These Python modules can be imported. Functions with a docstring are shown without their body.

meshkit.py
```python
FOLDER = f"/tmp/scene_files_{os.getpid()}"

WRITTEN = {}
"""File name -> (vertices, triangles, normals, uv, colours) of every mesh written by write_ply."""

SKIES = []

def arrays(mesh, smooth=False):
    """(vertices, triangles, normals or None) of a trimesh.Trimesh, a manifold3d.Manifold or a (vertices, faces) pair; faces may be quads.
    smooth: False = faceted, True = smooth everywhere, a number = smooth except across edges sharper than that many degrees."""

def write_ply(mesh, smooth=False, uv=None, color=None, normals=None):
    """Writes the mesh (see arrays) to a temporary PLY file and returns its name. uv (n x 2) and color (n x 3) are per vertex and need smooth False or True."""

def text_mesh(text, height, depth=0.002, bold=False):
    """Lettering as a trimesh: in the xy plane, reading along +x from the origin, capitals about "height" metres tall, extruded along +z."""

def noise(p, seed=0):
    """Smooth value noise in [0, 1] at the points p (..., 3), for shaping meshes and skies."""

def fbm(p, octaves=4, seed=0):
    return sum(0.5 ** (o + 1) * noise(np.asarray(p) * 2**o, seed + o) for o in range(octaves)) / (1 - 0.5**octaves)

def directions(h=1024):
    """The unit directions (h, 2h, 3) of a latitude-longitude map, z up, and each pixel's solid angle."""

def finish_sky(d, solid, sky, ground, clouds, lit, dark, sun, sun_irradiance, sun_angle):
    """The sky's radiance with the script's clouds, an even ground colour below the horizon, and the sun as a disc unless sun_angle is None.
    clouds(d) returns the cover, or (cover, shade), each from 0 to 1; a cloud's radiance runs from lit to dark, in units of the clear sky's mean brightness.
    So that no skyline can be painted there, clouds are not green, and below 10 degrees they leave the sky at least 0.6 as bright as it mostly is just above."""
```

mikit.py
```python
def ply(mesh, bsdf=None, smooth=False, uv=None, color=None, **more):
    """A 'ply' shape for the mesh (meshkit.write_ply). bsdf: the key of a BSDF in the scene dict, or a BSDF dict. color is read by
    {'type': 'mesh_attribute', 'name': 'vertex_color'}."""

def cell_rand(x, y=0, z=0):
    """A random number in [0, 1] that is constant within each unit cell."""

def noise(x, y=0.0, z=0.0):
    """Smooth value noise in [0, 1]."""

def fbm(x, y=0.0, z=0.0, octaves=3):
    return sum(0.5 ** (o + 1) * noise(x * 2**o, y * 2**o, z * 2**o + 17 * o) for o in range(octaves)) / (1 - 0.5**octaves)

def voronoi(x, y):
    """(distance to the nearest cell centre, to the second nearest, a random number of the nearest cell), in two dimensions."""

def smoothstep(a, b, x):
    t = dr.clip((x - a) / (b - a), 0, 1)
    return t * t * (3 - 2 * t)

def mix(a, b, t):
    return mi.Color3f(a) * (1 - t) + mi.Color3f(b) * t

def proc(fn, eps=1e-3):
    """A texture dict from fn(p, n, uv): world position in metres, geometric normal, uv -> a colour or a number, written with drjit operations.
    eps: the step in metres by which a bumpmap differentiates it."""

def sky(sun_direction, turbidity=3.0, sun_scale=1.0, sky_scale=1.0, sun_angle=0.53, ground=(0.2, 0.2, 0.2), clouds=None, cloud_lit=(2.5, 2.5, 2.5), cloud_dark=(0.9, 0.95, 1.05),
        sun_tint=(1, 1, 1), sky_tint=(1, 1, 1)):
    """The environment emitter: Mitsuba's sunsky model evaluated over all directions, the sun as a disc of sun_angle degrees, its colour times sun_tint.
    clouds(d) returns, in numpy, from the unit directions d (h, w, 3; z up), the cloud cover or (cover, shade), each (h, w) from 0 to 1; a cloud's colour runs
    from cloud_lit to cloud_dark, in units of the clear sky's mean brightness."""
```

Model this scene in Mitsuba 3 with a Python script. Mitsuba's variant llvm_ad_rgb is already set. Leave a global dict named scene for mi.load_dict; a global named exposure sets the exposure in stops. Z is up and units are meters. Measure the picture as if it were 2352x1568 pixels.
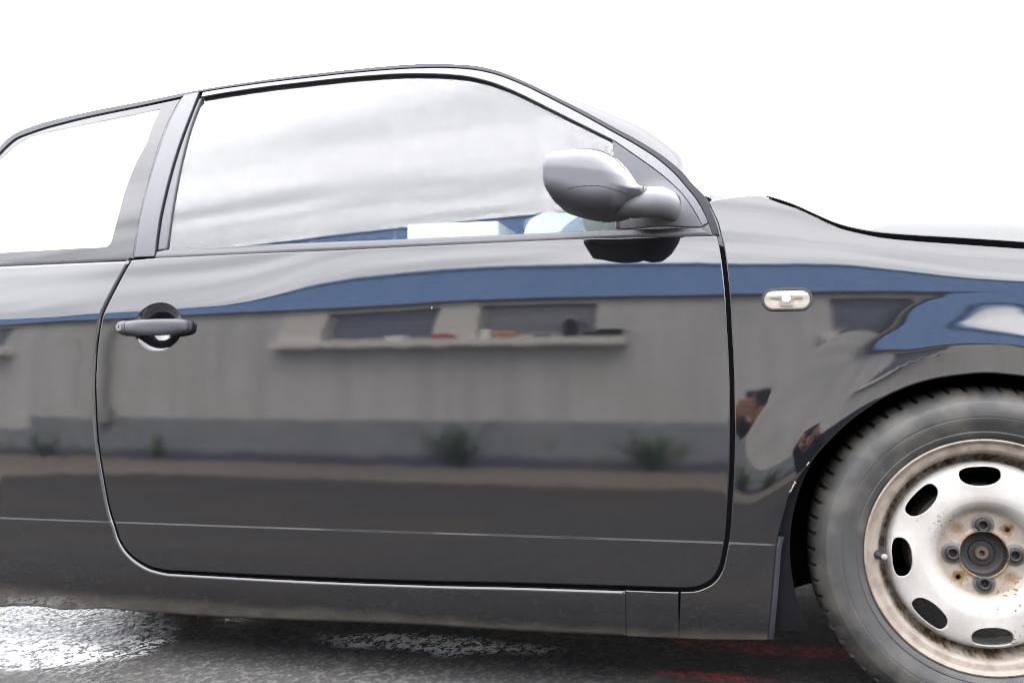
import math, random
import numpy as np, trimesh, shapely, drjit as dr, mitsuba as mi
import mikit, meshkit
from mikit import proc, noise, fbm, voronoi, smoothstep, mix
from scipy.ndimage import gaussian_filter1d
from scipy.interpolate import PchipInterpolator, RectBivariateSpline
from scipy.spatial import Delaunay, KDTree
from shapely.geometry import Polygon, Point, LineString, box as sbox
from shapely.geometry.polygon import orient

T = mi.ScalarTransform4f
random.seed(7)
rng = np.random.default_rng(7)
scene, labels = {}, {}

# ---------------------------------------------------------------- camera, sky, exposure
EYE = np.array([0.0, -1.85, 0.56])
YAW, PITCH = math.radians(13.8), math.atan(122 / 2300)
LOOK = np.array([-math.sin(YAW) * math.cos(PITCH), math.cos(YAW) * math.cos(PITCH), math.sin(PITCH)])
scene["camera"] = {"type": "perspective", "fov": math.degrees(2 * math.atan(1176 / 2300)), "fov_axis": "x", "near_clip": 0.02, "far_clip": 2000.0,
                   "to_world": T().look_at(origin=EYE.tolist(), target=(EYE + LOOK).tolist(), up=[0, 0, 1])}


def overcast(d):
    """a closed cloud deck with soft darker rolls"""
    z = np.maximum(d[..., 2], 0.05)
    p = np.stack([d[..., 0] / (z + .25) * 1.5 + 1.3, d[..., 1] / (z + .25) * 5.0, 0 * z], -1)
    roll = meshkit.fbm(p, 4, 34)
    shade = np.clip((roll - .36) * 2.9, 0, 1) * (.85 - .45 * np.clip((z - .40) / .35, 0, 1))
    return np.ones_like(z), shade


scene["sky"] = mikit.sky([0.25, 0.62, 0.74], turbidity=3, sun_scale=0.1, sun_angle=30, clouds=overcast, cloud_lit=(2.75, 2.75, 2.85), cloud_dark=(1.35, 1.4, 1.5), ground=(.1, .1, .1))
exposure = 5.32
# ---------------------------------------------------------------- outlines on the car's side, in metres (x, z)
DOOR_GAP = [(-1.3199, 0.8552), (-1.3249, 0.846), (-1.329, 0.8374), (-1.3431, 0.8082), (-1.3557, 0.7806), (-1.3704, 0.7474), (-1.3776, 0.727), (-1.3827, 0.6906), (-1.3876, 0.6375), (-1.3887, 0.5844), (-1.386, 0.5385), (-1.381, 0.4796), (-1.3718, 0.4239), (-1.3605, 0.3751), (-1.347, 0.321), (-1.3388, 0.2992), (-1.332, 0.2848), (-1.321, 0.2577), (-1.301, 0.2312), (-1.2738, 0.2124), (-1.2363, 0.1978), (-1.1941, 0.1926), (-1.0808, 0.1928), (-0.8363, 0.1944), (-0.6078, 0.1983), (-0.4553, 0.2028), (-0.2492, 0.2065), (-0.1503, 0.2077), (-0.1192, 0.2099), (-0.096, 0.218), (-0.0805, 0.2295), (-0.0688, 0.2501), (-0.0629, 0.2735), (-0.0568, 0.3084), (-0.0528, 0.3589), (-0.0483, 0.4195), (-0.0458, 0.5013), (-0.0459, 0.5647), (-0.0465, 0.6118), (-0.0489, 0.667), (-0.0514, 0.7305), (-0.0556, 0.7828), (-0.0615, 0.8293), (-0.0668, 0.8518), (-0.0723, 0.8762)]
BELT_SHEET = [(-1.6756, 0.8535), (-1.4947, 0.8528), (-1.3194, 0.8522), (-1.2546, 0.8545), (-1.0416, 0.8543), (-0.8184, 0.853), (-0.6524, 0.8539), (-0.4941, 0.855), (-0.3434, 0.8559), (-0.1325, 0.8527), (-0.0661, 0.8518)]
FENDER_TOP = [(-0.0866, 0.9174), (-0.0771, 0.9217), (-0.049, 0.9254), (-0.0213, 0.9282), (0.0064, 0.9287), (0.0227, 0.9226), (0.0442, 0.9121), (0.0684, 0.9022), (0.1001, 0.8855), (0.126, 0.8698), (0.1517, 0.8572), (0.1774, 0.8494), (0.216, 0.8393), (0.2667, 0.8316), (0.3177, 0.8259), (0.4482, 0.812)]
FENDER_REAR = [(-0.0866, 0.9155), (-0.0715, 0.8762)]
ROCKER_TOP = [(-1.6297, 0.1677), (-1.3442, 0.1723)]
ROCKER_BOTTOM = [(-1.6429, 0.0874), (-1.5231, 0.0953), (-1.4894, 0.0915), (-1.3522, 0.1024), (-1.2444, 0.0997), (-1.088, 0.1003), (-0.8413, 0.1069), (-0.6112, 0.1126), (-0.4581, 0.1126), (-0.2511, 0.1163), (-0.0936, 0.1195), (0.0089, 0.1252)]
JOINT = [(-0.148, 0.2047), (-0.1468, 0.1718), (-0.1464, 0.1178)]
STONEGUARD = [(-0.2356, 0.2076), (-0.2383, 0.1154)]
ARCH_REAR = [(0.0104, 0.1253), (0.0172, 0.1891), (0.0224, 0.2467), (0.0278, 0.2928), (0.0377, 0.339), (0.0447, 0.3621), (0.0463, 0.3702), (0.0623, 0.4053), (0.0833, 0.4354), (0.1046, 0.4624), (0.1307, 0.4908), (0.1568, 0.5152), (0.1824, 0.535), (0.2078, 0.5525), (0.233, 0.5656), (0.2584, 0.5761), (0.2956, 0.5869), (0.3327, 0.5927), (0.3811, 0.5962), (0.4365, 0.5953)]
HOOD = [(0.0229, 0.0508, 0.928), (0.0607, 0.0449, 0.9128), (0.1006, 0.0371, 0.8913), (0.1397, 0.0312, 0.8704), (0.1783, 0.0291, 0.8574), (0.2173, 0.0291, 0.8495), (0.2684, 0.0308, 0.8436), (0.3448, 0.0343, 0.8366), (0.4511, 0.0381, 0.8256)]
SEAL_OUT = [(-1.7643, 1.15), (-1.7497, 1.1711), (-1.7257, 1.1903), (-1.6972, 1.1997), (-1.6528, 1.2107), (-1.5672, 1.2233), (-1.482, 1.2322), (-1.3977, 1.2385), (-1.3146, 1.2463), (-1.2705, 1.2503), (-1.1538, 1.2578), (-1.0345, 1.2606), (-0.8709, 1.2609), (-0.7623, 1.2593), (-0.6908, 1.2566), (-0.6385, 1.2513), (-0.5867, 1.2434), (-0.5526, 1.2361), (-0.5174, 1.2241), (-0.4498, 1.1901), (-0.3843, 1.1508), (-0.3207, 1.1124), (-0.259, 1.0725), (-0.214, 1.0439), (-0.1706, 1.0122), (-0.133, 0.9774), (-0.1161, 0.9553), (-0.0993, 0.9368), (-0.0882, 0.923), (-0.0804, 0.9011), (-0.0719, 0.8778), (-0.0666, 0.8539)]
SEAL_IN = [(-1.7579, 1.1332), (-1.7433, 1.1529), (-1.7193, 1.1743), (-1.6907, 1.1837), (-1.6466, 1.1952), (-1.5618, 1.2096), (-1.4772, 1.2192), (-1.3936, 1.2269), (-1.311, 1.2356), (-1.2674, 1.2406), (-1.2283, 1.2472), (-1.1519, 1.2512), (-1.0327, 1.2535), (-0.8693, 1.2529), (-0.7609, 1.251), (-0.6894, 1.2473), (-0.6378, 1.2427), (-0.5857, 1.235), (-0.5516, 1.2272), (-0.5166, 1.2153), (-0.4549, 1.1851), (-0.3911, 1.1465), (-0.3278, 1.1074), (-0.2665, 1.0671), (-0.2222, 1.0382), (-0.1804, 1.0072), (-0.1435, 0.9711), (-0.1265, 0.9491), (-0.1097, 0.9273), (-0.0979, 0.9068), (-0.0885, 0.885), (-0.0792, 0.8552)]
GLASS_TOP = [(-1.2197, 1.2341), (-1.1484, 1.2387), (-1.0299, 1.2419), (-0.867, 1.2416), (-0.7589, 1.2388), (-0.6525, 1.2289), (-0.5835, 1.2165), (-0.5318, 1.2), (-0.4807, 1.176), (-0.4146, 1.1375), (-0.3509, 1.0989), (-0.2678, 1.0501)]
SAIL_TOP = [(-0.2678, 1.051), (-0.2286, 1.0201), (-0.1704, 0.9726), (-0.133, 0.9335), (-0.1139, 0.9051), (-0.0973, 0.8722)]
GLASS_BOTTOM = [(-1.2433, 0.873), (-1.0495, 0.8744), (-0.8246, 0.8732), (-0.6572, 0.8722), (-0.4976, 0.8725), (-0.2534, 0.8719)]
SAIL_BOTTOM = [(-0.2534, 0.8719), (-0.0942, 0.8697)]
GLASS_REAR = [(-1.2197, 1.2341), (-1.2305, 1.1557), (-1.2344, 1.0848), (-1.2369, 1.0166), (-1.2396, 0.9459), (-1.2418, 0.8865), (-1.2433, 0.873)]
PILLAR_LINE = [(-1.2273, 1.2477), (-1.2322, 1.207), (-1.2422, 1.1383), (-1.2508, 1.0715), (-1.2587, 0.9963), (-1.2649, 0.9265), (-1.2669, 0.8586)]
PILLAR_LEFT = [(-1.2675, 1.2465), (-1.2887, 1.1612), (-1.2967, 1.0973), (-1.307, 1.01), (-1.3142, 0.9429), (-1.318, 0.8587)]
QUARTER_RIGHT = [(-1.2757, 1.2404), (-1.2991, 1.1391), (-1.3061, 1.0679), (-1.3162, 0.9715), (-1.3246, 0.857)]
QUARTER_BOTTOM = [(-1.688, 0.8596), (-1.3282, 0.8591)]
FRIT_IN = [(-1.7524, 1.1182), (-1.7197, 1.1521), (-1.6838, 1.176), (-1.598, 1.1872), (-1.4699, 1.1991), (-1.3254, 1.2133), (-1.3354, 1.156), (-1.3368, 1.1271), (-1.3555, 1.0759), (-1.3687, 1.014), (-1.3769, 0.9503), (-1.3849, 0.9013), (-1.3894, 0.8911), (-1.3991, 0.8856), (-1.4784, 0.8862), (-1.6918, 0.8854)]
SAIL_LEFT = [(-0.2678, 1.0501), (-0.2535, 0.9334), (-0.2534, 0.8719)]
BELT_SEAL_TOP = [(-1.2613, 0.8698), (-1.2379, 0.8726), (-1.0449, 0.873), (-0.821, 0.8718), (-0.6543, 0.8708), (-0.4955, 0.8711), (-0.2523, 0.8705), (-0.0938, 0.8683), (-0.0899, 0.8601)]
BELT_SEAL_BOTTOM = [(-1.2641, 0.8533), (-1.0433, 0.8529), (-0.8195, 0.8517), (-0.6533, 0.8525), (-0.4948, 0.8536), (-0.3439, 0.8546), (-0.1328, 0.8516), (-0.0694, 0.8509)]
MIRROR = [(-0.3572, 0.94), (-0.3549, 0.9665), (-0.351, 0.9784), (-0.3433, 0.9848), (-0.3158, 0.9854), (-0.2855, 0.9867), (-0.2614, 0.983), (-0.2369, 0.9717), (-0.2199, 0.9558), (-0.2067, 0.9365), (-0.198, 0.9234), (-0.179, 0.9128), (-0.1813, 0.9003), (-0.1894, 0.8933), (-0.2115, 0.8832), (-0.2263, 0.875), (-0.2411, 0.8712), (-0.2635, 0.8707), (-0.2897, 0.8748), (-0.3161, 0.8827), (-0.3374, 0.8905), (-0.3488, 0.8994), (-0.3557, 0.9133)]
MIRROR_BASE = [(-0.1881, 0.9291), (-0.1644, 0.9248), (-0.1469, 0.9193), (-0.1305, 0.8923), (-0.1307, 0.8654), (-0.1763, 0.8665), (-0.2054, 0.8662), (-0.2162, 0.8674), (-0.2254, 0.8733), (-0.2347, 0.8838), (-0.2222, 0.8965), (-0.1982, 0.9086)]
HANDLE = [(-1.3268, 0.7036), (-1.2967, 0.6892), (-1.2985, 0.717), (-1.1298, 0.7026), (-1.2698, 0.6888), (-1.2131, 0.7179), (-1.2112, 0.6832)]
DISH = [(-1.2356, 0.7039), (-1.2919, 0.7049), (-1.1759, 0.7027), (-1.2398, 0.7526), (-1.2338, 0.653)]
INDICATOR = [(0.0077, 0.7292), (0.0957, 0.7296), (0.0527, 0.7502), (0.052, 0.7093)]
CHIP = [(-0.6181, 0.7293)]
SWAGE = [(-1.6317, 0.287), (-1.3461, 0.2902), (-0.6081, 0.2934), (-0.0684, 0.2949), (0.0238, 0.2949)]
VALVE = [(0.194, 0.2812), (0.2125, 0.2804)]
# ---------------------------------------------------------------- the car's side as a surface: y = Y(x, z)
# x runs along the car to its nose, y into the car, z up. TAU is how far the sheet leans at a height: metal pressings
# are drawn as section curves (height, lean) at stations along the car and skinned.
YC = 0.80                                                                  # the car's centre plane
XS = np.arange(-3.0, 1.3, 0.01)
ZS = np.arange(0.0, 1.42, 0.004)


def lerp_at(x, pts, smooth=0):
    p = np.array(pts)
    y = np.interp(x, p[:, 0], p[:, 1])
    return gaussian_filter1d(y, smooth, mode="nearest") if smooth else y


Z_BREAK = lerp_at(XS, [(-3, .712), (-1.6, .7216), (-1.37, .7256), (-1.15, .7306), (-.88, .7345), (-.755, .7374), (-.64, .7438), (-.567, .7477), (-.39, .7485), (.0, .7440), (.16, .747), (.44, .735), (1.2, .715)], 3)
Z_SHOULDER = lerp_at(XS, [(-3, .7188), (-1.6, .7284), (-1.35, .7371), (-1.15, .7418), (-1.05, .7482), (-.982, .7609), (-.88, .7849), (-.755, .7989), (-.60, .8056), (-.52, .809), (-.267, .805), (-.075, .8008),
                          (.0, .794), (.084, .7946), (.162, .7895), (.263, .7757), (.337, .7629), (.44, .7533), (1.2, .73)], 3)
Z_TOP = lerp_at(XS, [(-3, 1.00), (-1.6, 1.03), (-.3, 1.00), (-.08, .970), (.0, .958), (.06, .942), (.12, .915), (.2, .893), (.3, .876), (.44, .862), (1.2, .78)], 4)
TAU_SH = lerp_at(XS, [(-3, .135), (-1.6, .1337), (-1.15, .129), (-.98, .1224), (-.88, .114), (-.755, .109), (-.6, .1068), (-.27, .1078), (0, .111), (.16, .1124), (.34, .1217), (.44, .125), (1.2, .13)], 3)


def section_leans():
    out = np.zeros((len(XS), len(ZS)))
    for i in range(len(XS)):
        zb, zs, zt = Z_BREAK[i], Z_SHOULDER[i], Z_TOP[i]
        w = zt - zs
        zk = [-.02, .10, .155, .205, .30, .51, .648, .672, zb - .016, zb, zs, zs + .25 * w, zs + .5 * w, zs + .75 * w, zt, zt + .06, 1.6]
        tk = [-.34, -.30, -.12, -.015, .000, .001, .005, .007, .070, .080, TAU_SH[i], TAU_SH[i] + .05, TAU_SH[i] + .13, TAU_SH[i] + .33, TAU_SH[i] + .75, 1.05, 1.1]
        out[i] = PchipInterpolator(zk, tk)(ZS)
    return gaussian_filter1d(out, 2, axis=0, mode="nearest")


def plan(x):
    """how the side draws in towards nose and tail"""
    return .018 * np.minimum(x, 0) ** 2 + .055 * np.maximum(x, 0) ** 2 + .30 * np.maximum(x - .55, 0) ** 2.2 + .12 * np.maximum(-1.9 - x, 0) ** 2


_t = np.tan(section_leans())
_y = np.cumsum((_t + np.roll(_t, 1, 1)) * .5 * .004, 1)
_y -= _y[:, [int(.5 / .004)]]
SKIN = RectBivariateSpline(XS, ZS, _y + plan(XS)[:, None], kx=3, ky=3)
WHEEL = np.array([.376, .284])                                            # front wheel centre, x and z
REAR_WHEEL = np.array([-2.07, .284])
ARCH_R = .318


def sstep(a, b, x):
    t = np.clip((x - a) / (b - a), 0, 1)
    return t * t * t * (10 - 15 * t + 6 * t * t)


def flare(x, z, c):
    """the wheel arch: the sheet swells outwards towards the opening and ends in an upright lip"""
    r = np.hypot(x - c[0], z - c[1])
    up = sstep(-.5, .75, (z - c[1]) / np.maximum(r, 1e-6))
    rr = np.linspace(.30, .50, 201)
    slope = PchipInterpolator([.30, .3535, .358, .366, .378, .395, .408, .418, .432, .446, .452, .50], [0, .0, .085, .115, .142, .150, .125, .100, .068, .022, 0, 0])(rr)
    soft = PchipInterpolator([.30, .318, .330, .345, .362, .380, .395, .408, .418, .432, .446, .452, .50], [-.05, -.03, .0, .035, .075, .115, .135, .125, .100, .068, .022, 0, 0])(rr)
    out, low = (np.cumsum(q[::-1])[::-1] * (rr[1] - rr[0]) for q in (slope, soft))
    w = 1 - sstep(.08, .20, np.abs(x - c[0]))                              # a crisp crease over the wheel, rounded off further down
    return -(np.interp(r, rr, out) * w + np.interp(r, rr, low) * (1 - w)) * (.25 + .75 * up) * (1 + .08 * np.clip((x - c[0]) / .08, -1, 1))


def pressed_line(x):
    return .2945 + .0055 * np.minimum(x + .45, .3) * np.where(x < -.45, 1, .4)


def Y(x, z):
    x, z = np.asarray(x, float), np.asarray(z, float)
    y = SKIN.ev(x, np.clip(z, 0, 1.41))
    zc = pressed_line(x)
    y = y - .00055 * (1 - sstep(zc - .0028, zc + .0028, z))                  # the pressed line low on the doors
    return y + flare(x, z, WHEEL) + flare(x, z, REAR_WHEEL)


BELT = .873


def G(x, z):
    """the side windows and their frames: a plane that starts at the belt and leans further in the higher it goes"""
    x, z = np.asarray(x, float), np.asarray(z, float)
    zl = np.interp(x, [-1.6, -1.32, -.99, -.37, .1], [.815, .838, .874, .911, .925])
    s = z - BELT
    base = SKIN.ev(np.clip(x, -2.9, -.02), np.full_like(x, BELT)) + .010
    return base + (.070 + .95 * (BELT - zl)) * s + .5 * .95 * s * s


def normals_of(fn, x, z, e=4e-4):
    gx = (fn(x + e, z) - fn(x - e, z)) / (2 * e)
    gz = (fn(x, z + e) - fn(x, z - e)) / (2 * e)
    n = np.stack([gx, -np.ones_like(gx), gz], -1)
    return n / np.linalg.norm(n, axis=-1, keepdims=True)

# ---------------------------------------------------------------- helpers
def add(key, shape, **tags):
    n, k = 0, key
    while k in scene:
        n += 1
        k = f"{key}_{n:03d}"
    scene[k] = shape
    if tags:
        labels[k] = tags
    return k


def name_for(key):
    """a free key for a thing or part that others hang from"""
    n, k = 0, key
    while k in scene or any(s.startswith(k + "__") for s in scene):
        n += 1
        k = f"{key}_{n:03d}"
    return k


def curve(pts, step=.006):
    """a smooth line through the points, without overshoot"""
    p = np.array(pts, float)
    s = np.concatenate([[0], np.cumsum(np.linalg.norm(np.diff(p, axis=0), axis=1))])
    n = max(2, int(math.ceil(s[-1] / step)) + 1)
    return PchipInterpolator(s, p)(np.linspace(0, s[-1], n))


def shifted(line, d):
    """a polyline moved sideways to its left by d"""
    t = np.gradient(np.asarray(line, float), axis=0)
    t /= np.linalg.norm(t, axis=1, keepdims=True)
    return line + np.stack([-t[:, 1], t[:, 0]], 1) * np.reshape(d, (-1, 1))


def ellipse(cx, cz, rx, rz, n=64):
    a = np.linspace(0, 2 * np.pi, n, endpoint=False)
    return np.stack([cx + rx * np.cos(a), cz + rz * np.sin(a)], 1)


def stadium(cx, cz, hx, hz):
    return LineString([(cx - hx + hz, cz), (cx + hx - hz, cz)]).buffer(hz, 24)


def dense(ring, h):
    p = np.asarray(ring.coords)[:-1]
    q = np.roll(p, -1, 0)
    out = []
    for a, b in zip(p, q):
        n = max(1, int(math.ceil(np.linalg.norm(b - a) / h)))
        out.append(a + (b - a) * (np.arange(n) / n)[:, None])
    p = np.concatenate(out)
    keep = np.linalg.norm(p - np.roll(p, 1, 0), axis=1) > 2e-4
    return p[keep]


def sheet(poly, fn, bsdf, h=.010, hb=.006, r=.003, depth=.012, off=0.0, ripple=0.0, twist=None, extra=None):
    """pressed sheet: the region poly (x, z) laid on the surface fn, with a rolled edge and a turned-in flange"""
    poly = orient(max(getattr(poly, "geoms", [poly]), key=lambda g: g.area).simplify(2e-4), 1)
    rings, V, N, Fc, at = [], [], [], [], 0

    def lay(p, d):
        return np.stack([p[:, 0], fn(p[:, 0], p[:, 1]) - off + d, p[:, 1]], 1)

    steps = np.radians([0, 30, 60, 90])
    inner = []
    for ring in [poly.exterior, *poly.interiors]:
        p = dense(ring, hb)
        e = np.roll(p, -1, 0) - p
        e /= np.linalg.norm(e, axis=1, keepdims=True)
        n = np.stack([e[:, 1], -e[:, 0]], 1)
        n = n + np.roll(n, 1, 0)
        ln = np.linalg.norm(n, axis=1, keepdims=True)
        n = n / np.maximum(ln, .6) * np.where(ln > .6, 2 / np.maximum(ln, 1.1), 1)
        nu = n / np.maximum(np.linalg.norm(n, axis=1, keepdims=True), 1e-9)
        m, start = len(p), at
        levels = [(p - n * r * (1 - math.sin(a)), r * (1 - math.cos(a)), a) for a in steps] + [(p, r, math.pi / 2), (p - n * .0005, depth, math.pi / 2)]
        for k, (q, d, a) in enumerate(levels):
            V.append(lay(q, d))
            ns = normals_of(fn, q[:, 0], q[:, 1])
            N.append(ns * math.cos(a) + np.stack([nu[:, 0], 0 * nu[:, 0], nu[:, 1]], 1) * math.sin(a))
            if k not in (0, 4):
                i = np.arange(m)
                j = (i + 1) % m
                u, w = at - m, at
                Fc += [np.stack([u + i, w + i, w + j], 1), np.stack([u + i, w + j, u + j], 1)]
            at += m
        inner.append((levels[0][0], start))
    shape = Polygon(inner[0][0], [q for q, _ in inner[1:]])
    shape = shape if shape.is_valid else shape.buffer(0)
    x0, z0, x1, z1 = shape.bounds
    gx, gz = np.meshgrid(np.arange(x0, x1, h), np.arange(z0, z1, h))
    gx = gx + (np.arange(gx.shape[0])[:, None] % 2) * h * .5
    g = np.stack([gx.ravel(), gz.ravel()], 1)
    g = g[shapely.contains_xy(shape.buffer(-.55 * min(h, 2 * hb)), g[:, 0], g[:, 1])]
    if extra is not None:
        ex = extra[shapely.contains_xy(shape.buffer(-.0012), extra[:, 0], extra[:, 1])]
        g = np.vstack([g[KDTree(ex).query(g)[0] > .0045], ex])
    pts = np.concatenate([q for q, _ in inner] + [g])
    ids = np.concatenate([np.arange(len(q)) + s for q, s in inner] + [np.arange(len(g)) + at])
    V.append(lay(g, 0))
    N.append(normals_of(fn, g[:, 0], g[:, 1]))
    tri = Delaunay(pts).simplices
    c = pts[tri].mean(1)
    tri = tri[shapely.contains_xy(shape, c[:, 0], c[:, 1])]
    a, b, d = pts[tri[:, 0]], pts[tri[:, 1]], pts[tri[:, 2]]
    area = (b[:, 0] - a[:, 0]) * (d[:, 1] - a[:, 1]) - (b[:, 1] - a[:, 1]) * (d[:, 0] - a[:, 0])
    tri = np.where((area < 0)[:, None], tri[:, [0, 2, 1]], tri)[np.abs(area) > 1e-12]
    Fc.append(ids[tri])
    V, N, Fc = np.concatenate(V), np.concatenate(N), np.concatenate(Fc)
    if ripple:
        for s, w in ((28., 1.), (75., .6)):
            N = N + ripple * w * np.stack([meshkit.noise(V * s, 5) - .5, 0 * V[:, 0], meshkit.noise(V * s, 9) - .5], 1)
    N /= np.linalg.norm(N, axis=1, keepdims=True)
    if twist is not None:
        V, N = twist(V, N)
    path = meshkit.write_ply(trimesh.Trimesh(V, Fc, process=False), False, normals=N)
    meshkit.WRITTEN[path] = meshkit.WRITTEN[path]
    return {"type": "ply", "filename": path, "face_normals": False, "bsdf": {"type": "ref", "id": bsdf}}


def loft(sections, bsdf, closed=True, caps=False, smooth=40):
    """a skin over a list of equally long point rows"""
    P = np.array(sections, float)
    n, m = P.shape[:2]
    i, j = np.meshgrid(np.arange(n - 1), np.arange(m if closed else m - 1), indexing="ij")
    a, b = i * m + j, i * m + (j + 1) % m
    F = np.concatenate([np.stack([a, b, b + m], -1).reshape(-1, 3), np.stack([a, b + m, a + m], -1).reshape(-1, 3)])
    V = P.reshape(-1, 3)
    if caps:
        for k, flip in ((0, True), (n - 1, False)):
            c = len(V)
            V = np.vstack([V, P[k].mean(0)])
            j = np.arange(m)
            f = np.stack([k * m + j, k * m + (j + 1) % m, np.full(m, c)], 1)
            F = np.vstack([F, f[:, ::-1] if flip else f])
    mesh = trimesh.Trimesh(V, F, process=False)
    if bsdf is None:
        return mesh
    return mikit.ply(mesh, bsdf, smooth=smooth)


def lathe(profile, bsdf, centre, n=128, smooth=35):
    """profile: (radius, y) pairs turned about an axis along y through centre"""
    a = np.linspace(0, 2 * np.pi, n, endpoint=False)
    rows = [np.stack([centre[0] + r * np.cos(a), np.full(n, centre[1] + y), centre[2] + r * np.sin(a)], 1) for r, y in profile]
    return loft(rows, bsdf, True, smooth=smooth)


def ball(c, r, sub=2):
    m = trimesh.creation.icosphere(subdivisions=sub, radius=1.0)
    m.apply_scale(r)
    m.apply_translation(c)
    return m


def hull(*meshes):
    return trimesh.util.concatenate(meshes).convex_hull


def rbox(size, c=(0, 0, 0), r=.004, sub=1):
    s = np.array(size) / 2 - r
    return hull(*[ball(np.array(c) + s * np.array([i, j, k]), r, sub) for i in (-1, 1) for j in (-1, 1) for k in (-1, 1)])


def slab(x0, x1, y0, y1, z0, z1, b=0.0):
    c, s = ((x0 + x1) / 2, (y0 + y1) / 2, (z0 + z1) / 2), (x1 - x0, y1 - y0, z1 - z0)
    if b:
        return rbox(s, c, b)
    m = trimesh.creation.box(s)
    m.apply_translation(c)
    return m


def tube(path, r, n=10, ends=True):
    p = np.array(path, float)
    r = np.broadcast_to(np.asarray(r, float), (len(p),))
    t = np.gradient(p, axis=0)
    t /= np.linalg.norm(t, axis=1, keepdims=True)
    ref = np.array([0, 0, 1.0]) if abs(t[:, 2]).mean() < .8 else np.array([1.0, 0, 0])
    u = np.cross(t, ref)
    u /= np.linalg.norm(u, axis=1, keepdims=True)
    v = np.cross(t, u)
    a = np.linspace(0, 2 * np.pi, n, endpoint=False)
    rows = [p[k] + r[k] * (np.cos(a)[:, None] * u[k] + np.sin(a)[:, None] * v[k]) for k in range(len(p))]
    return loft(rows, None, True, caps=ends)


def prism(poly, y0, y1):
    """a region (x, z) given thickness from y0 to y1"""
    m = trimesh.creation.extrude_polygon(poly, y1 - y0, engine="earcut")
    v = np.array(m.vertices)
    m.vertices = np.stack([v[:, 0], y1 - v[:, 2], v[:, 1]], 1)
    return m


FAR = T().translate([0, 2 * YC, 0]).scale([1, -1, 1])


def both(key, shape, far=True, **tags):
    """a part of the near side and its twin on the far side"""
    k = add(key, shape, **tags)
    if far:
        add(key, {**shape, "to_world": FAR})
    return k

# ---------------------------------------------------------------- materials
def two(b):
    return {"type": "twosided", "bsdf": b}


def rgb(*c):
    return {"type": "rgb", "value": list(c if len(c) == 3 else c * 3)}


def matte(*c):
    return two({"type": "diffuse", "reflectance": rgb(*c)})


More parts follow.
